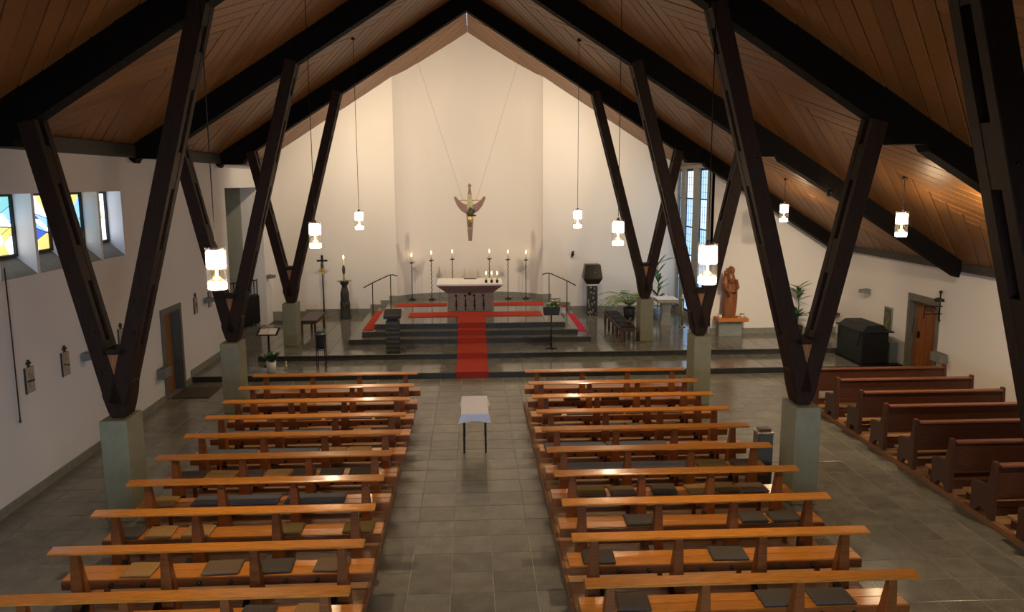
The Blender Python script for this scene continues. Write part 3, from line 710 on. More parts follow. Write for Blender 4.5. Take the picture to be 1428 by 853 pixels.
tag(MB().box(-.2, .2, -.04, .04, 0, .02).build('altar_book', 'dark_slate', None, (-.09, 25.1, 1.651)), 'flat dark book at the rear edge of the altar', 'book')
for i, (x, z) in enumerate([(-2.06, 2.02), (-1.40, 2.09), (-.69, 2.13), (.56, 2.13), (1.19, 2.10), (1.80, 2.08)]):
    y = 26.75
    t = thing('tall_candlestick', 'tall twisted iron candlestick behind the altar, %s from the left' % ORD[i], 'candlestick', (x, y, .75), group='tall candlesticks'); h = z-.75
    MB().tube([(.012*math.cos(q*.9), .012*math.sin(q*.9), .05+(h-.06)*q/60) for q in range(61)], .014, 6).build('twisted_shaft', 'iron', t)
    MB().lathe([(.13, 0), (.12, .02), (.03, .05), (.02, .09)], n=10).build('foot', 'iron', t)
    MB().lathe([(.02, -.03), (.085, 0), (.09, .012), (.03, .02)], (0, 0, h), 12).build('drip_pan', 'bronze', t)
    MB().lathe([(.024, 0), (.024, .2), (.01, .205)], (0, 0, h+.015), 8).build('candle', 'wax', t)
    MB().lathe([(.006, .0), (.020, .03), (.014, .07), (.002, .11)], (0, 0, h+.22), 8).build('flame', 'flame', t)
# carpets
def runner_path(pts, x0, x1, t=.012):
    mb = MB(); n_ = len(pts)
    vs = [];
    for (y, z) in pts: vs += [(x0, y, z), (x1, y, z)]
    ofs = []
    for i, (y, z) in enumerate(pts):
        a = pts[max(i-1, 0)]; b = pts[min(i+1, n_-1)]
        d0 = Vector((pts[i][0]-a[0], pts[i][1]-a[1])) if i else None; d1 = Vector((b[0]-y, b[1]-z)) if i < n_-1 else None
        nn = Vector((0, 0))
        for d in (d0, d1):
            if d is not None and d.length > 0: d = d.normalized(); nn += Vector((-d.y, d.x))
        ofs.append((y+nn.x*t, z+nn.y*t))
    for (y, z) in ofs: vs += [(x0, y, z), (x1, y, z)]
    fs = []; m_ = 2*n_
    for i in range(n_-1):
        fs += [(2*i, 2*i+1, 2*i+3, 2*i+2), (m_+2*i, m_+2*i+2, m_+2*i+3, m_+2*i+1), (2*i, 2*i+2, m_+2*i+2, m_+2*i), (2*i+1, m_+2*i+1, m_+2*i+3, 2*i+3)]
    fs += [(0, m_, m_+1, 1), (m_-2, m_-1, 2*m_-1, 2*m_-2)]
    return mb.add(vs, fs)
e = .003
pts = [(YS1-e, .0), (YS1-e, .15+e), (YS2-e, .15+e), (YS2-e, .3+e), (21.5-e, .3+e), (21.5-e, .45+e), (21.84-e, .45+e), (21.84-e, .6+e), (22.18-e, .6+e), (22.18-e, .75+e), (23.2, .75+e)]
tag(runner_path(pts, -.44, .35).build('carpet_runner', 'carpet_red'), 'red carpet runner climbing the steps to the altar', 'carpet')
def mat_box(x0, x1, y0, y1, z, m, lab): tag(MB().box(-(x1-x0)/2, (x1-x0)/2, -(y1-y0)/2, (y1-y0)/2, 0, .014).build('carpet_strip', m, None, ((x0+x1)/2, (y0+y1)/2, z+.001)), lab, 'carpet', 'red carpet strips')
mat_box(-1.93, 2.06, 23.22, 24.05, .75, 'carpet_red', 'red carpet strip lying across in front of the altar')
mat_box(-2.5, -.86, 25.3, 25.95, .75, 'carpet_red', 'red carpet strip left of the altar base')
mat_box(.66, 2.3, 25.3, 25.95, .75, 'carpet_red', 'red carpet strip right of the altar base')
mat_box(-3.11, -2.82, 22.0, 25.4, .60, 'carpet_red', 'red carpet strip on the left side step')
mat_box(2.99, 3.25, 22.3, 25.3, .45, 'carpet_red_daylit', 'red carpet strip on the right side step, daylight tint in its colour')
# hand rails
for sd, s in (('left', 1), ('right', -1)):
    fx = lambda x: x if s > 0 else 2*CX-x
    t = thing('hand_rail', 'thin iron hand rail on the %s side steps of the altar platform' % sd, 'railing', (fx(-3.0), 25.7, .45), group='hand rails')
    P = lambda x, z: (fx(x)-fx(-3.0), 0, z-.45)
    MB().tube([P(-3.55, 1.33), P(-3.23, 1.50), P(-2.72, 1.73), P(-2.60, 1.745), P(-2.45, 1.70)], .018, 6).build('rail', 'iron', t)
    MB().tube([P(-3.27, .45), P(-3.26, 1.48)], .016, 6).build('post', 'iron', t); MB().tube([P(-2.68, .75), P(-2.67, 1.74)], .016, 6).build('post', 'iron', t)
# hanging crucifix
cr = thing('hanging_cross', 'sword-shaped hanging cross with curved arms and green figure above the altar', 'cross', (-.07, 25.0, 2.87))
def ext(pts, m, name, y0=-.03, y1=.03, par=cr): return MB().prism(pts, 'y', y0, y1).build(name, m, par)
ext([(-.055, 0), (.055, 0), (.085, .38), (-.085, .38)], 'enamel', 'lower_shaft')
ext([(-.085, .38), (.085, .38), (.115, .85), (.10, 1.05), (-.10, 1.05), (-.115, .85)], 'relief', 'middle_shaft')
ext([(-.10, 1.05), (.10, 1.05), (.06, 1.45), (-.06, 1.45)], 'gold', 'upper_shaft')
ext([(-.06, 1.45), (.06, 1.45), (.03, 1.66), (.06, 1.72), (0, 1.80), (-.06, 1.72), (-.03, 1.66)], 'enamel', 'finial')
for s in (-1, 1):
    pts = [(s*.10, .84), (s*.27, .94), (s*.40, 1.11), (s*.50, 1.35), (s*.44, 1.40), (s*.34, 1.27), (s*.22, 1.18), (s*.09, 1.13)]
    ext(pts, 'enamel', 'curved_arm', -.025, .025)
    MB().tube([(s*.07, 0, 1.26), (s*.22, 0, 1.275), (s*.33, 0, 1.25)], .012, 5).build('brace', 'gold', cr)
    MB().tube([(s*.20, 0, 1.24), (s*1.6, 0, ceil(1.6)-2.87)], .0022, 4).build('wire', 'iron', cr)
MB().ball((.01, -.05, .86), .11, .06, .13).ball((.11, -.05, .94), .05, .05, .07).ball((.02, -.06, 1.0), .05, .05, .06).ball((.15, -.05, .8), .05, .03, .03).build('figure', 'cross_green', cr)
MB().tube([(-.02, -.05, .78), (-.03, -.06, .62), (0, -.05, .45)], [.06, .045, .03], 8).tube([(.05, -.05, .78), (.04, -.06, .6), (.01, -.05, .45)], [.05, .04, .03], 8).build('figure_legs', 'gold', cr)

# ------------------------------------------------------------------ sanctuary furniture
lec = thing('ambo', 'dark carved stone ambo pillar at the left front of the sanctuary', 'lectern', (-2.1, 20.45, .3))
MB().loft([[(x*.17, y*.15, z) for x, y in ((-1, -1), (1, -1), (1, 1), (-1, 1))] for z in (0, .85)], False).build('pillar', 'dark_stone', lec)
for i in range(7): MB().box(-.178, .178, -.158, .158, .03+i*.117, .10+i*.117).build('carved_course', 'dark_stone', lec, bevel=.012)
MB().box(-.13, .13, -.12, .12, .85, .93).build('neck', 'dark_slate', lec)
MB().prism([(-.19, .92), (.17, .98), (.17, 1.13), (-.19, 1.02)], 'x', -.22, .22).build('book_rest', 'dark_slate', lec, bevel=.01)
fs_ = thing('flower_stand', 'black box of white flowers on an iron stand before the altar', 'flower stand', (2.06, 20.62, .3))
MB().tube([(0, 0, .02), (0, 0, .92)], .022, 8).build('pole', 'iron', fs_)
MB().box(-.16, .16, -.02, .02, 0, .03).box(-.02, .02, -.16, .16, 0, .03).build('foot', 'iron', fs_)
MB().prism([(-.20, .92), (.20, .92), (.22, 1.12), (-.22, 1.12)], 'y', -.10, .10).build('flower_box', 'dark_slate', fs_)
def leafmesh(mb, base, dirv, ln, wd, droop=.3, seg=4):
    base = Vector(base); d = Vector(dirv).normalized(); side = d.cross(Vector((0, 0, 1)))
    side = side.normalized() if side.length > .01 else Vector((1, 0, 0)); pts = []
    p = base.copy()
    for i in range(seg+1):
        t = i/seg; pts.append((p.copy(), wd*math.sin(math.pi*(.12+.88*t))**.8 if t < 1 else .001)); dd = (d+Vector((0, 0, -droop*t*1.6))).normalized(); p += dd*ln/seg
    vs = []; fs = []
    for p_, w_ in pts: vs += [p_-side*w_/2, p_+Vector((0, 0, -.006-w_*.12)), p_+side*w_/2]
    for i in range(seg): fs += [(3*i, 3*i+1, 3*i+4, 3*i+3), (3*i+1, 3*i+2, 3*i+5, 3*i+4)]
    mb.add(vs, fs, True); return mb
rl = random.Random(3)
for i in range(14):
    a = rl.uniform(0, 6.28); mb = MB(); leafmesh(mb, (rl.uniform(-.17, .17), rl.uniform(-.06, .06), 1.10), (math.cos(a), math.sin(a)*.6, rl.uniform(.6, 1.6)), rl.uniform(.18, .32), .06, .3); mb.build('leaf', rl.choice(['leaf_dark', 'leaf', 'leaf_pale']), fs_)
for i in range(9):
    x, y, z = rl.uniform(-.19, .19), rl.uniform(-.09, .05), rl.uniform(1.13, 1.30); mb = MB()
    for k in range(5): a = k*1.257; leafmesh(mb, (x, y, z), (math.cos(a), math.sin(a), .5), .07, .045, .2, 2)
    mb.build('flower', 'petal_white', fs_)
# paschal candle on pillar
pc = thing('paschal_candle_stand', 'dark carved pillar carrying a tall white candle left of the altar', 'candle stand', (-4.17, 25.75, .3))
MB().loft([[(r_*math.cos(k*math.pi/3+tw), r_*math.sin(k*math.pi/3+tw), z) for k in range(6)] for r_, z, tw in ((.19, 0, 0), (.17, .12, .1), (.15, .35, .3), (.16, .5, .1), (.14, .65, .4), (.14, .85, .2), (.10, 1.0, .1), (.08, 1.1, 0))], False).build('pillar', 'dark_stone', pc)
MB().lathe([(.06, 1.08), (.12, 1.14), (.15, 1.22), (.10, 1.24)], n=12).build('capital', 'dark_stone', pc)
for i in range(10):
    a = i*.628; mb = MB(); leafmesh(mb, (.08*math.cos(a), .08*math.sin(a), 1.22), (math.cos(a), math.sin(a), .45), .18, .09, .4); mb.build('leaf', 'leaf_dark' if i % 3 else 'leaf_pale', pc)
MB().lathe([(.036, 1.22), (.036, 1.95), (.02, 1.96)], n=12).build('candle', 'wax', pc)
MB().ball((0, -.03, 1.62), .05, .03, .16).build('candle_ornament', 'cross_green', pc)
MB().lathe([(.006, 1.97), (.024, 2.01), (.016, 2.06), (.002, 2.10)], n=8).build('flame', 'flame', pc)
# processional cross
pr = thing('processional_cross', 'dark processional cross on a pole with yellow flowers by the rear wall', 'cross', (-4.93, 26.15, .3))
MB().tube([(0, 0, .04), (.0, 0, 1.6)], .022, 8).build('pole', 'iron', pr)
MB().lathe([(.15, 0), (.14, .03), (.04, .06), (.03, .14)], n=12).build('foot', 'bronze_light', pr)
MB().box(-.035, .035, -.02, .02, 1.58, 2.06).box(-.17, -.035, -.02, .02, 1.85, 1.91).box(.035, .17, -.02, .02, 1.85, 1.91).build('cross', 'iron', pr)
MB().ball((0, -.03, 1.72), .05, .03, .14).build('figure', 'cross_green', pr)
mb = MB()
for k in range(14): a = k*.45; leafmesh(mb, (0, -.02, 1.55+.03*math.sin(k)), (math.cos(a), -.4, math.sin(a)), .11, .05, .1, 2)
mb.build('yellow_flowers', 'petal_yellow', pr)
# black vessel on legs
bk = thing('holy_water_vessel', 'shiny black ribbed vessel on thin iron legs before the sanctuary', 'vessel', (-3.75, 19.3, .15))
MB().lathe([(.09, .52), (.115, .56), (.125, .75), (.135, .92), (.12, .95), (.09, .95)], n=10, smooth=False).build('vessel', 'black_cover', bk)
MB().lathe([(.14, .88), (.145, .90), (.14, .92)], n=12).build('rim', 'blue_steel', bk)
for x, y in ((-.1, -.1), (.1, -.1), (.1, .1), (-.1, .1)): MB().tube([(x, y, 0), (x, y, .6)], .011, 6).build('leg', 'iron', bk)
MB().tube([(-.1, -.1, .5), (.1, -.1, .5), (.1, .1, .5), (-.1, .1, .5), (-.1, -.1, .5)], .009, 5).build('ring', 'iron', bk)
# music stand, pot plant
ms = thing('music_stand', 'black music stand holding open white pages near the left pier', 'stand', (-5.13, 19.75, .15))
MB().tube([(0, 0, .02), (0, 0, .82)], .028, 8).build('pole', 'iron', ms)
MB().lathe([(.16, 0), (.15, .02), (.03, .04)], n=14).build('foot', 'iron', ms)
MB().add([(-.26, -.17, .81), (.26, -.17, .81), (.26, .17, .93), (-.26, .17, .93), (-.26, -.17, .83), (.26, -.17, .83), (.26, .17, .95), (-.26, .17, .95)], [(0, 3, 2, 1), (4, 5, 6, 7), (0, 1, 5, 4), (2, 3, 7, 6), (0, 4, 7, 3), (1, 2, 6, 5)]).build('desk', 'iron', ms)
for s in (-1, 1): MB().add([(s*.005, -.15, .842), (s*.21, -.15, .838), (s*.21, .14, .941), (s*.005, .14, .945), (s*.005, -.15, .832), (s*.21, -.15, .832), (s*.21, .14, .936), (s*.005, .14, .936)], [(0, 1, 2, 3), (7, 6, 5, 4), (0, 4, 5, 1), (2, 6, 7, 3), (0, 3, 7, 4), (1, 5, 6, 2)]).build('page', 'paper', ms)
def plant(name, lab, loc, pot, potm, n_, ln, wd, up, m, seed, stem=0, cat='plant', droop=.35):
    t = thing(name, lab, cat, loc); rr = random.Random(seed); r0, r1, h = pot
    MB().lathe([(r0, 0), (r1, h), (r1*.85, h), (r1*.8, h-.03)], n=14).build('pot', potm, t)
    if stem: MB().tube([(0, 0, h-.05), (.03, 0, h+stem*.5), (-.02, .02, h+stem)], .015, 6).build('stem', 'leaf_dark', t)
    for i in range(n_):
        a = i*2.4+rr.uniform(-.3, .3); z = h-.02+(stem*rr.uniform(.15, 1) if stem else 0)
        mb = MB(); leafmesh(mb, (0, 0, z), (math.cos(a), math.sin(a), up*rr.uniform(.5, 1.3)), ln*rr.uniform(.7, 1.15), wd*rr.uniform(.8, 1.2), droop, 5); mb.build('leaf', m, t)
    return t
plant('potted_plant', 'leafy green plant in a white pot on the lower step', (-4.93, 19.1, .15), (.10, .125, .27), 'pot_white', 30, .30, .12, 1.6, 'leaf_dark', 4)
gl = thing('floor_candle', 'small candle in a brass holder beside the white pot plant', 'candle', (-4.62, 19.3, .15))
MB().lathe([(.05, 0), (.045, .02), (.015, .04), (.02, .14)], n=10).build('holder', 'brass', gl); MB().lathe([(.018, .14), (.018, .22)], n=8).build('candle', 'wax', gl)
# benches
def bench(lab, x0, x1, y0, y1, h, top, legm, padm=None, legs=2):
    t = thing('bench', lab, 'bench', ((x0+x1)/2, (y0+y1)/2, .3)); W, D = (x1-x0)/2, (y1-y0)/2
    MB().box(-W, W, -D, D, h-.05, h).build('top', top, t, bevel=.006)
    MB().box(-W+.03, W-.03, -D+.03, D-.03, h-.12, h-.05).build('apron', legm, t)
    for k in range(legs):
        yy = -D+.03+(2*D-.12)*k/(legs-1)
        for s in (-1, 1): MB().box(s*(W-.06)-.03, s*(W-.06)+.03, yy, yy+.06, 0, h-.12).build('leg', legm, t)
    return t
bench('dark wooden bench beside the left sanctuary pier', -5.05, -4.55, 22.9, 24.4, .46, 'bench_wood', 'stool_wood')
b_ = bench('long dark bench with black seat pads right of the altar', 4.02, 4.48, 21.25, 24.1, .42, 'bench_wood', 'stool_wood', None, 5)
for i in range(4):
    mb = MB(); a = -1.38+i*.69
    mb.box(-.20, .20, a+.02, a+.66, .42, .45).build('seat_pad', 'seat_pad', b_, bevel=.012)
tag(MB().ball((0, 0, .05), .10, .06, .05).ball((.05, .02, .11), .06, .05, .06).build('leather_bag', 'stool_wood', None, (4.36, 21.75, .752)), 'small brown bag lying on the long dark bench', 'bag')
# tabernacle
tb = thing('tabernacle', 'dark bronze tabernacle on a carved stone pillar right of the altar', 'tabernacle', (3.95, 25.95, .3))
MB().box(-.16, .16, -.15, .15, 0, 1.0).build('pillar', 'dark_stone', tb)
rr = random.Random(9)
for i in range(40):
    x = rr.uniform(-.14, .14); z = rr.uniform(.03, .95); MB().box(x-.02, x+.02, -.165, -.15, z-.03, z+.03).build('carving', 'dark_stone' if i % 2 else 'stone_altar', tb, bevel=.006)
MB().box(-.17, .17, -.16, .16, 1.0, 1.05).build('white_slab', 'white_cloth', tb)
sec = lambda w_, d_, z: [(-w_, -d_, z), (w_, -d_, z), (w_, d_, z), (-w_, d_, z)]
MB().loft([sec(.20, .18, 1.05), sec(.30, .26, 1.22), sec(.31, .26, 1.28), sec(.245, .2, 1.70)], False).build('shrine', 'bronze', tb, bevel=.012)
MB().loft([[(-.17, -.245, 1.32), (.17, -.245, 1.32), (.17, -.235, 1.32), (-.17, -.235, 1.32)], [(-.15, -.213, 1.62), (.15, -.213, 1.62), (.15, -.20, 1.62), (-.15, -.20, 1.62)]], False).build('door', 'bronze', tb)
MB().ball((.06, -.245, 1.45), .025).build('door_knob', 'bronze_light', tb)
tag(MB().tube([(-.02, -.05, -.1), (.0, -.08, 0), (.03, -.04, .1)], [.02, .06, .035], 8).box(-.03, .03, -.04, .0, -.06, .08).build('wall_relief', 'iron', None, (3.35, 26.49, 2.29)), 'small dark relief fixed to the wall above the right hand rail', 'relief')
# small vases near the right rail
v = thing('flower_vase', 'small vase of red flowers on the platform steps by the right rail', 'vase', (2.8, 24.2, .60))
MB().lathe([(.06, 0), (.08, .1), (.05, .2), (.06, .24)], n=10).build('vase', 'pot_white', v)
mb = MB()
for k in range(16): a = k*2.4; leafmesh(mb, (0, 0, .24), (math.cos(a), math.sin(a), .7), .14, .06, .3, 3)
mb.build('flowers', 'petal_red', v)
# stone credence table, blue pot palm, fern
ct = thing('credence_table', 'small stone table with white top by the strip windows', 'table', (5.95, 24.0, .3))
MB().loft([sec(.17, .2, 0), sec(.13, .15, .40), sec(.15, .18, .72)], False).build('pedestal', 'stone_trim', ct)
MB().box(-.32, .32, -.36, .36, .72, .82).build('slab', 'stone_altar', ct, bevel=.01); MB().box(-.325, .325, -.365, .365, .822, .832).build('cloth', 'white_cloth', ct)
MB().lathe([(.03, .832), (.035, .86), (.02, .95)], n=10).build('cruet', 'pot_white', ct)
cs = thing('brass_candle_stand', 'slender brass stand with white candle before the strip windows', 'candle stand', (6.35, 23.5, .3))
MB().tube([(0, 0, .02), (0, 0, .85)], .025, 8).build('pole', 'brass', cs); MB().lathe([(.12, 0), (.03, .05)], n=10).build('foot', 'brass', cs); MB().lathe([(.06, .85), (.07, .9), (.04, .91)], n=10).build('dish', 'steel', cs); MB().lathe([(.035, .9), (.035, 1.0)], n=8).build('candle', 'wax', cs)
for i, (x, y) in enumerate(((6.45, 22.95), (6.6, 22.7))):
    q = thing('brass_post', 'low brass barrier post by the strip windows, %s' % ['farther one', 'nearer one'][i], 'post', (x, y, .3))
    MB().tube([(0, 0, .02), (0, 0, .5)], .02, 8).build('pole', 'brass', q); MB().lathe([(.08, 0), (.03, .04)], n=10).build('foot', 'brass', q); MB().ball((0, 0, .52), .035).build('knob', 'brass', q)
plant('tall_palm', 'tall thin palm in a pale blue pot beside the strip windows', (6.0, 25.3, .3), (.22, .25, .32), 'pot_blue', 22, .55, .10, 1.2, 'leaf_dark', 8, 1.5)
fe = thing('fern', 'arching green fern behind the right sanctuary pier', 'plant', (5.0, 24.9, .3))
MB().lathe([(.16, 0), (.2, .4), (.17, .4), (.15, .36)], n=14).build('pot', 'dark_slate', fe)
rr = random.Random(12)
for i in range(26):
    a = i*2.4+rr.uniform(-.2, .2); ln = rr.uniform(.85, 1.2); d = Vector((math.cos(a), math.sin(a)*.7, rr.uniform(1.2, 2.2))).normalized(); p = Vector((0, 0, .42)); mb = MB(); path = []
    for k in range(11):
        path.append(p.copy()); d = (d+Vector((0, 0, -.20))).normalized(); p = p+d*ln/10
    mb.tube(path, .007, 4)
    for k in range(1, 11):
        t_ = (path[k]-path[k-1]).normalized(); sdv = t_.cross(Vector((0, 0, 1)))
        if sdv.length < .05: continue
        sdv.normalize()
        for s in (-1, 1): leafmesh(mb, path[k], sdv*s+t_*.5, .17*math.sin(math.pi*(.2+.75*k/11)), .045, .3, 2)
    mb.build('frond', 'leaf_pale' if i % 3 else 'leaf', fe)
# ------------------------------------------------------------------ statue
sh = thing('statue_shelf', 'orange wooden shelf on a grey plinth under the statue', 'shelf', (7.4, 22.15, .3))
MB().box(-.36, .30, -.10, .22, 0, .42).build('plinth', 'grey_box', sh); MB().box(-.44, .44, -.26, .22, .42, .53).build('shelf_board', 'shelf_wood', sh, bevel=.01)
st = thing('madonna_statue', 'carved brown wooden statue of a robed woman holding a child', 'statue', (7.33, 22.15, .83))
secs = []
for i in range(25):
    t_ = i/24; z = 1.22*t_
    w_ = .19-.03*t_+.03*math.sin(math.pi*min(1, t_*1.2)) if t_ < .8 else .19-.62*(t_-.8)
    w_ = max(w_, .06); d_ = w_*.72; lean = .03*math.sin(t_*3)
    ring = []
    for k in range(28):
        a = 2*math.pi*k/28; fold = 1+.07*math.sin(a*7+t_*2.5)*(1-t_)**.6+.03*math.sin(a*11-t_*4)*(t_ < .75)
        ring.append((lean+w_*fold*math.cos(a), d_*fold*math.sin(a), z))
    secs.append(ring)
fb = MB().loft(secs); fb.ball((.05, -.03, 1.345), .078, .088, .108, 14, 10)
fb.lathe([(.055, 0), (.05, .08)], (.03, -.01, 1.19), 12)
fb.tube([(.17, -.02, 1.08), (.22, -.06, .85), (.12, -.16, .74), (-.05, -.19, .76)], [.06, .055, .045, .035], 8); fb.tube([(-.12, -.02, 1.08), (-.20, -.06, .88), (-.12, -.15, .82)], [.06, .055, .045], 8)
fb.ball((.035, -.10, 1.325), .018, .02, .025)
fb.build('figure', 'statue_wood', st)
MB().loft([[(.03+r_*1.05*math.cos(2*math.pi*k/20), .02+r_*math.sin(2*math.pi*k/20), z) for k in range(20)] for r_, z in ((.17, .98), (.12, 1.15), (.088, 1.25), (.088, 1.37), (.065, 1.44), (.02, 1.465))]).build('veil', 'statue_wood', st)
ch = MB().tube([(-.15, -.10, .80), (-.165, -.10, .98), (-.16, -.09, 1.17), (-.15, -.09, 1.22)], [.10, .10, .075, .035], 12); ch.ball((-.15, -.10, 1.29), .062, .066, .075, 12, 8); ch.tube([(-.15, -.14, .86), (-.08, -.22, .78), (-.07, -.22, .62)], [.055, .048, .03], 8); ch.tube([(-.10, -.12, 1.13), (-.03, -.18, 1.08), (.02, -.16, 1.10)], [.034, .028, .02], 7); ch.tube([(-.21, -.10, 1.13), (-.245, -.13, 1.03), (-.20, -.18, .98)], [.034, .028, .02], 7)
ch.build('child', 'statue_wood', st)
MB().box(-.2, .22, -.15, .15, -.0, .04).build('base', 'statue_wood', st, bevel=.01)
for i, x in enumerate((7.05, 7.68)):
    plant('shelf_flower_pot', 'small white pot of pale flowers at the %s of the statue' % ['left foot', 'right foot'][i], (x, 22.02, .831), (.045, .055, .09), 'pot_white', 14, .09, .05, 1.0, 'leaf_pale', 20+i)
plant('aisle_plant', 'tall dark green plant behind the right near V strut', (9.25, 21.9, .3), (.13, .17, .3), 'dark_slate', 26, .36, .13, .8, 'leaf_dark', 31, 1.15)
co = thing('wall_console', 'brown wooden wall console behind the right near strut', 'shelf', (10.2, 22.25, .78))
MB().box(-.42, .38, -.16, .14, .07, .13).build('top', 'stool_wood', co, bevel=.006); MB().prism([(-.34, .07), (-.1, .07), (-.22, -.18)], 'y', -.05, .14).build('bracket', 'stool_wood', co); MB().prism([(.06, .07), (.3, .07), (.22, -.18)], 'y', -.05, .14).build('bracket', 'stool_wood', co)
# ------------------------------------------------------------------ covered organ
og = thing('covered_organ', 'small organ under a black cover in the right aisle corner', 'organ', (9.95, 19.35, .15))
MB().loft([[(-.38, -.62, .04), (.36, -.50, .04), (.36, .72, .04), (-.38, .72, .04)], [(-.38, -.62, .84), (.36, -.50, .84), (.36, .72, .84), (-.38, .72, .84)], [(-.22, -.52, .99), (.22, -.44, .99), (.22, .66, .99), (-.22, .66, .99)]], False).build('cover', 'black_cover', og, bevel=.015)
MB().box(-.42, .40, -.66, .76, .83, .86).build('cover_hem', 'black_cover', og); MB().box(-.40, .62, -.75, .74, 0, .04).build('platform', 'iron', og)
MB().box(.40, .6, -.5, .3, .04, .55).build('bellows_box', 'blue_steel', og)
for y in (-.5, .55): MB().tube([(-.41, y, .83), (-.43, y, .5)], .018, 6).build('strap', 'iron', og)

# ------------------------------------------------------------------ wall things
def station(x, y, z, face, i, lab):
    t = thing('station_relief', lab, 'relief', (x, y, z), group='stations of the cross'); s = face
    MB().box(0, s*.03, -.11, .11, -.20, .19).build('plaque', 'relief', t, bevel=.004)
    MB().box(s*.0, s*.025, -.12, -.11, -.205, .195).build('dark_edge', 'relief_dark', t)
    MB().box(s*.0, s*.03, -.016, .016, .19, .30).box(s*.0, s*.03, -.05, .05, .235, .265).build('small_cross', 'relief_dark', t)
    rr = random.Random(40+i); an = rr.uniform(-.9, .9)
    c = Vector((s*.035, 0, -.02)); dv = Vector((0, math.cos(an), math.sin(an)))
    MB().beam(c-dv*.09, c+dv*.09, .022, .02, (1, 0, 0)).build('carved_beam', 'relief_dark', t)
    MB().ball((s*.035, rr.uniform(-.04, .04), .03), .02, .035, .05).ball((s*.035, rr.uniform(-.04, .04), .09), .018, .022, .022).ball((s*.035, 0, -.08), .018, .05, .05).build('carved_figures', 'relief', t)
for i, (y, q) in enumerate([(12.04, 'nearest to the gallery'), (13.11, 'second from the gallery'), (15.22, 'seen between the legs of the near strut'), (19.35, 'just beyond the left door'), (20.41, 'farthest along the left wall')]):
    station(XL+.001, y, 1.78, 1, i, 'small carved stations plaque on the left wall, '+q)
def sconce(x, y, z, face, lab, big=False):
    t = thing('wall_box_lamp', lab, 'wall lamp', (x, y, z), group='grey wall lamps'); s = face
    if big: MB().box(0, s*.16, -.22, .22, -.10, .10).build('housing', 'plastic_grey', t, bevel=.01); MB().box(s*.02, s*.14, -.2, .2, .10, .115).build('lid', 'door_frame', t)
    else: MB().box(0, s*.03, -.04, .04, -.06, .06).build('wall_plate', 'plastic_grey', t); MB().prism([(s*.03, -.07), (s*.26, -.03), (s*.26, .05), (s*.03, .07)], 'y', -.10, .10).build('shade', 'plastic_grey', t)
sconce(XL+.001, 13.72, 1.76, 1, 'grey wall lamp left of the near left V strut')
sconce(XL+.001, 20.04, 1.80, 1, 'grey wall lamp beyond the left door near the far plaques')
sconce(XL+.001, 17.0, .68, 1, 'grey box on the left wall beside the door', True)
sconce(XR-.001, 20.5, 1.76, -1, 'grey wall lamp on the right wall above the covered organ')
sconce(XR-.001, 17.05, .72, -1, 'grey green box on the right wall beside the door', True)
sconce(-6.67, 25.9, 1.7, 1, 'grey wall lamp by the left passage behind the sanctuary pier')
tag(MB().box(0, .8, -.45, .45, 0, .02).build('door_mat', 'doormat', None, (XL+.05, 17.8, .001)), 'dark door mat before the left side door', 'mat')
rp = thing('pull_rope', 'thin rope hanging down the left wall below the nearest window', 'rope', (XL+.03, 11.66, 1.22))
MB().tube([(0, .0, .05), (.01, -.01, 1.2), (0, 0, 2.3)], .010, 5).build('rope', 'relief_dark', rp); MB().ball((0, 0, .02), .018, .018, .03).build('toggle', 'relief_dark', rp)
pi = thing('narrow_picture', 'narrow framed picture on the right wall above the organ', 'picture', (XR-.001, 19.45, 1.2))
MB().box(-.03, 0, -.19, .19, -.30, .30).build('frame', 'stone_trim', pi); MB().box(-.036, -.03, -.16, .16, -.27, .27).build('canvas', 'picture', pi)
ir = thing('wrought_iron_sign', 'black wrought iron sign bracket on the right wall by the door', 'bracket', (XR-.001, 17.2, 1.85))
def scroll(c, r0, turns, s=1): return [(c[0]+s*r0*(1-q/26)*math.cos(turns*2*math.pi*q/24), c[1], c[2]+r0*(1-q/26)*math.sin(turns*2*math.pi*q/24)) for q in range(24)]
MB().tube([(-.06, 0, -.28), (-.06, 0, .32)], .016, 6).build('upright', 'iron', ir)
for z in (-.15, .02): MB().tube([(0, 0, z), (-.42, 0, z)], .014, 6).build('arm', 'iron', ir)
MB().tube(scroll((-.22, 0, -.065), .075, 1.4), .01, 5).build('scroll', 'iron', ir); MB().tube(scroll((-.34, 0, -.065), .065, 1.4, -1), .01, 5).build('scroll', 'iron', ir)
MB().ball((-.06, 0, .35), .04).build('finial', 'bronze', ir); MB().ball((-.12, -.02, .18), .10, .05, .05).ball((.0, -.02, .16), .05, .05, .04).build('ornament', 'bronze', ir)
MB().tube([(-.40, 0, .06), (-.42, 0, -.25)], .014, 6).build('end_bar', 'iron', ir); MB().ball((-.05, 0, -.30), .03).build('lower_finial', 'iron', ir)
bn = thing('grey_pillar_bin', 'slim blue grey bin with wooden lid left of the right near pier', 'bin', (4.36, 11.66, 0))
MB().box(-.0, .24, -.12, .12, 0, .84).build('body', 'blue_steel', bn, bevel=.015); MB().box(-.005, .245, -.125, .125, .84, .86).build('rim', 'steel', bn); MB().box(.05, .24, -.02, .12, .86, .89).build('lid', 'stool_wood', bn)
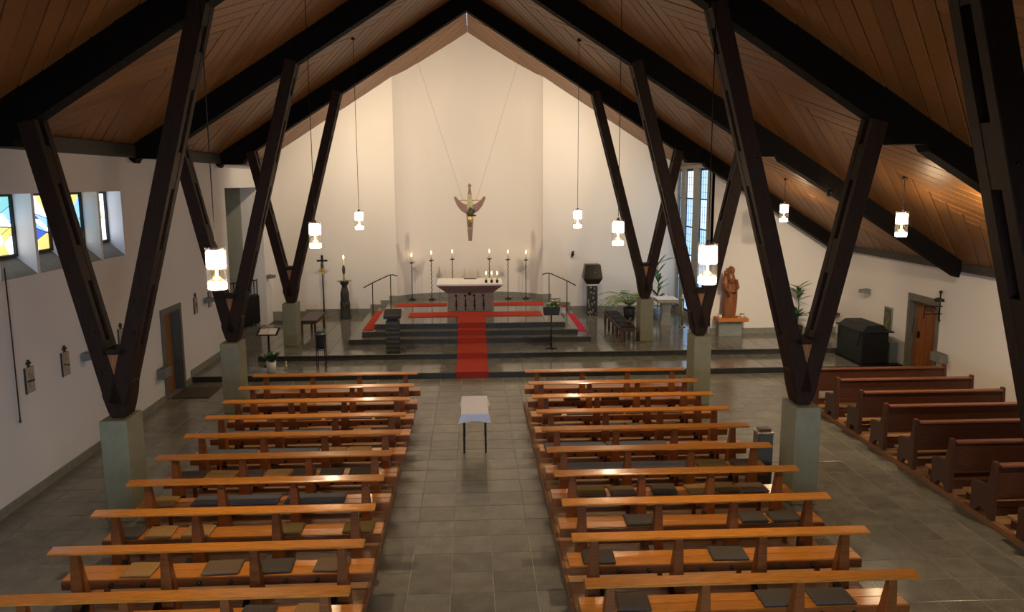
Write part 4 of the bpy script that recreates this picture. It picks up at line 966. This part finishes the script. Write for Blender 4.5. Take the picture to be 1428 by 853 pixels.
# iron gate in the left passage
gt = thing('iron_gate', 'black iron bar gate in the left side passage', 'gate', (-7.25, 25.2, .155))
a = Vector((-.42, -.65, 0)); b = Vector((.30, .50, 0))
for z in (.08, 1.0, 1.46): MB().tube([a+Vector((0, 0, z)), b+Vector((0, 0, z))], .022, 6).build('rail', 'iron', gt)
for i in range(11): q = a.lerp(b, i/10); MB().tube([q, q+Vector((0, 0, 1.5))], .016, 6).build('bar', 'iron', gt)
MB().add([tuple(a+Vector((.03, 0, .1))), tuple(b+Vector((.03, 0, .1))), tuple(b+Vector((.03, 0, .98))), tuple(a+Vector((.03, 0, .98))), tuple(a+Vector((.05, 0, .1))), tuple(b+Vector((.05, 0, .1))), tuple(b+Vector((.05, 0, .98))), tuple(a+Vector((.05, 0, .98)))], [(0, 1, 2, 3), (7, 6, 5, 4), (0, 4, 5, 1), (2, 6, 7, 3), (0, 3, 7, 4), (1, 5, 6, 2)]).build('panel', 'iron', gt)
# small table in the aisle
tbx = thing('aisle_table', 'small table with white cloth standing alone in the middle aisle', 'table', (0, 13.85, 0))
for x in (-.19, .19):
    for y in (-.47, .47): MB().tube([(x, y, 0), (x, y, .72)], .015, 8).build('leg', 'iron', tbx)
MB().box(-.21, .21, -.52, .52, .70, .735).build('table_board', 'stool_wood', tbx)
mb = MB(); n_ = 8; top = []
for i in range(2): pass
def cloth():
    W, D, z = .235, .58, .742; pts = []
    per = [(-W, -D), (-W*.3, -D), (W*.3, -D), (W, -D), (W, -D*.3), (W, D*.3), (W, D), (W*.3, D), (-W*.3, D), (-W, D), (-W, D*.3), (-W, -D*.3)]
    r0 = [(x, y, z) for x, y in per]; r1 = []; r2 = []
    for i, (x, y) in enumerate(per):
        corner = abs(abs(x)-W) < 1e-6 and abs(abs(y)-D) < 1e-6
        k = 1.06 if not corner else 1.2; dz = .13 if not corner else .17
        r1.append((x*1.015, y*1.015, z-.02)); r2.append((x*(1.03 if not corner else 1.22), y*(1.02 if not corner else 1.06), z-dz))
    return MB().loft([[(x*.97, y*.97, z-.17) for x, y, z in r0], r2, r1, r0])
c_ = cloth().build('tablecloth', 'white_cloth_daylit', None, (0, 13.85, 0)); tag(c_, 'white cloth draped over the small aisle table', 'tablecloth')
for p_ in c_.data.polygons: p_.use_smooth = False
# the underside of the cloth is open
bm = bmesh.new(); bm.from_mesh(c_.data); bm.faces.ensure_lookup_table()
low = [f_ for f_ in bm.faces if f_.calc_center_median().z < .63 or all(v.co.z < .64 for v in f_.verts)]
bmesh.ops.delete(bm, geom=low, context='FACES'); bm.to_mesh(c_.data); bm.free()
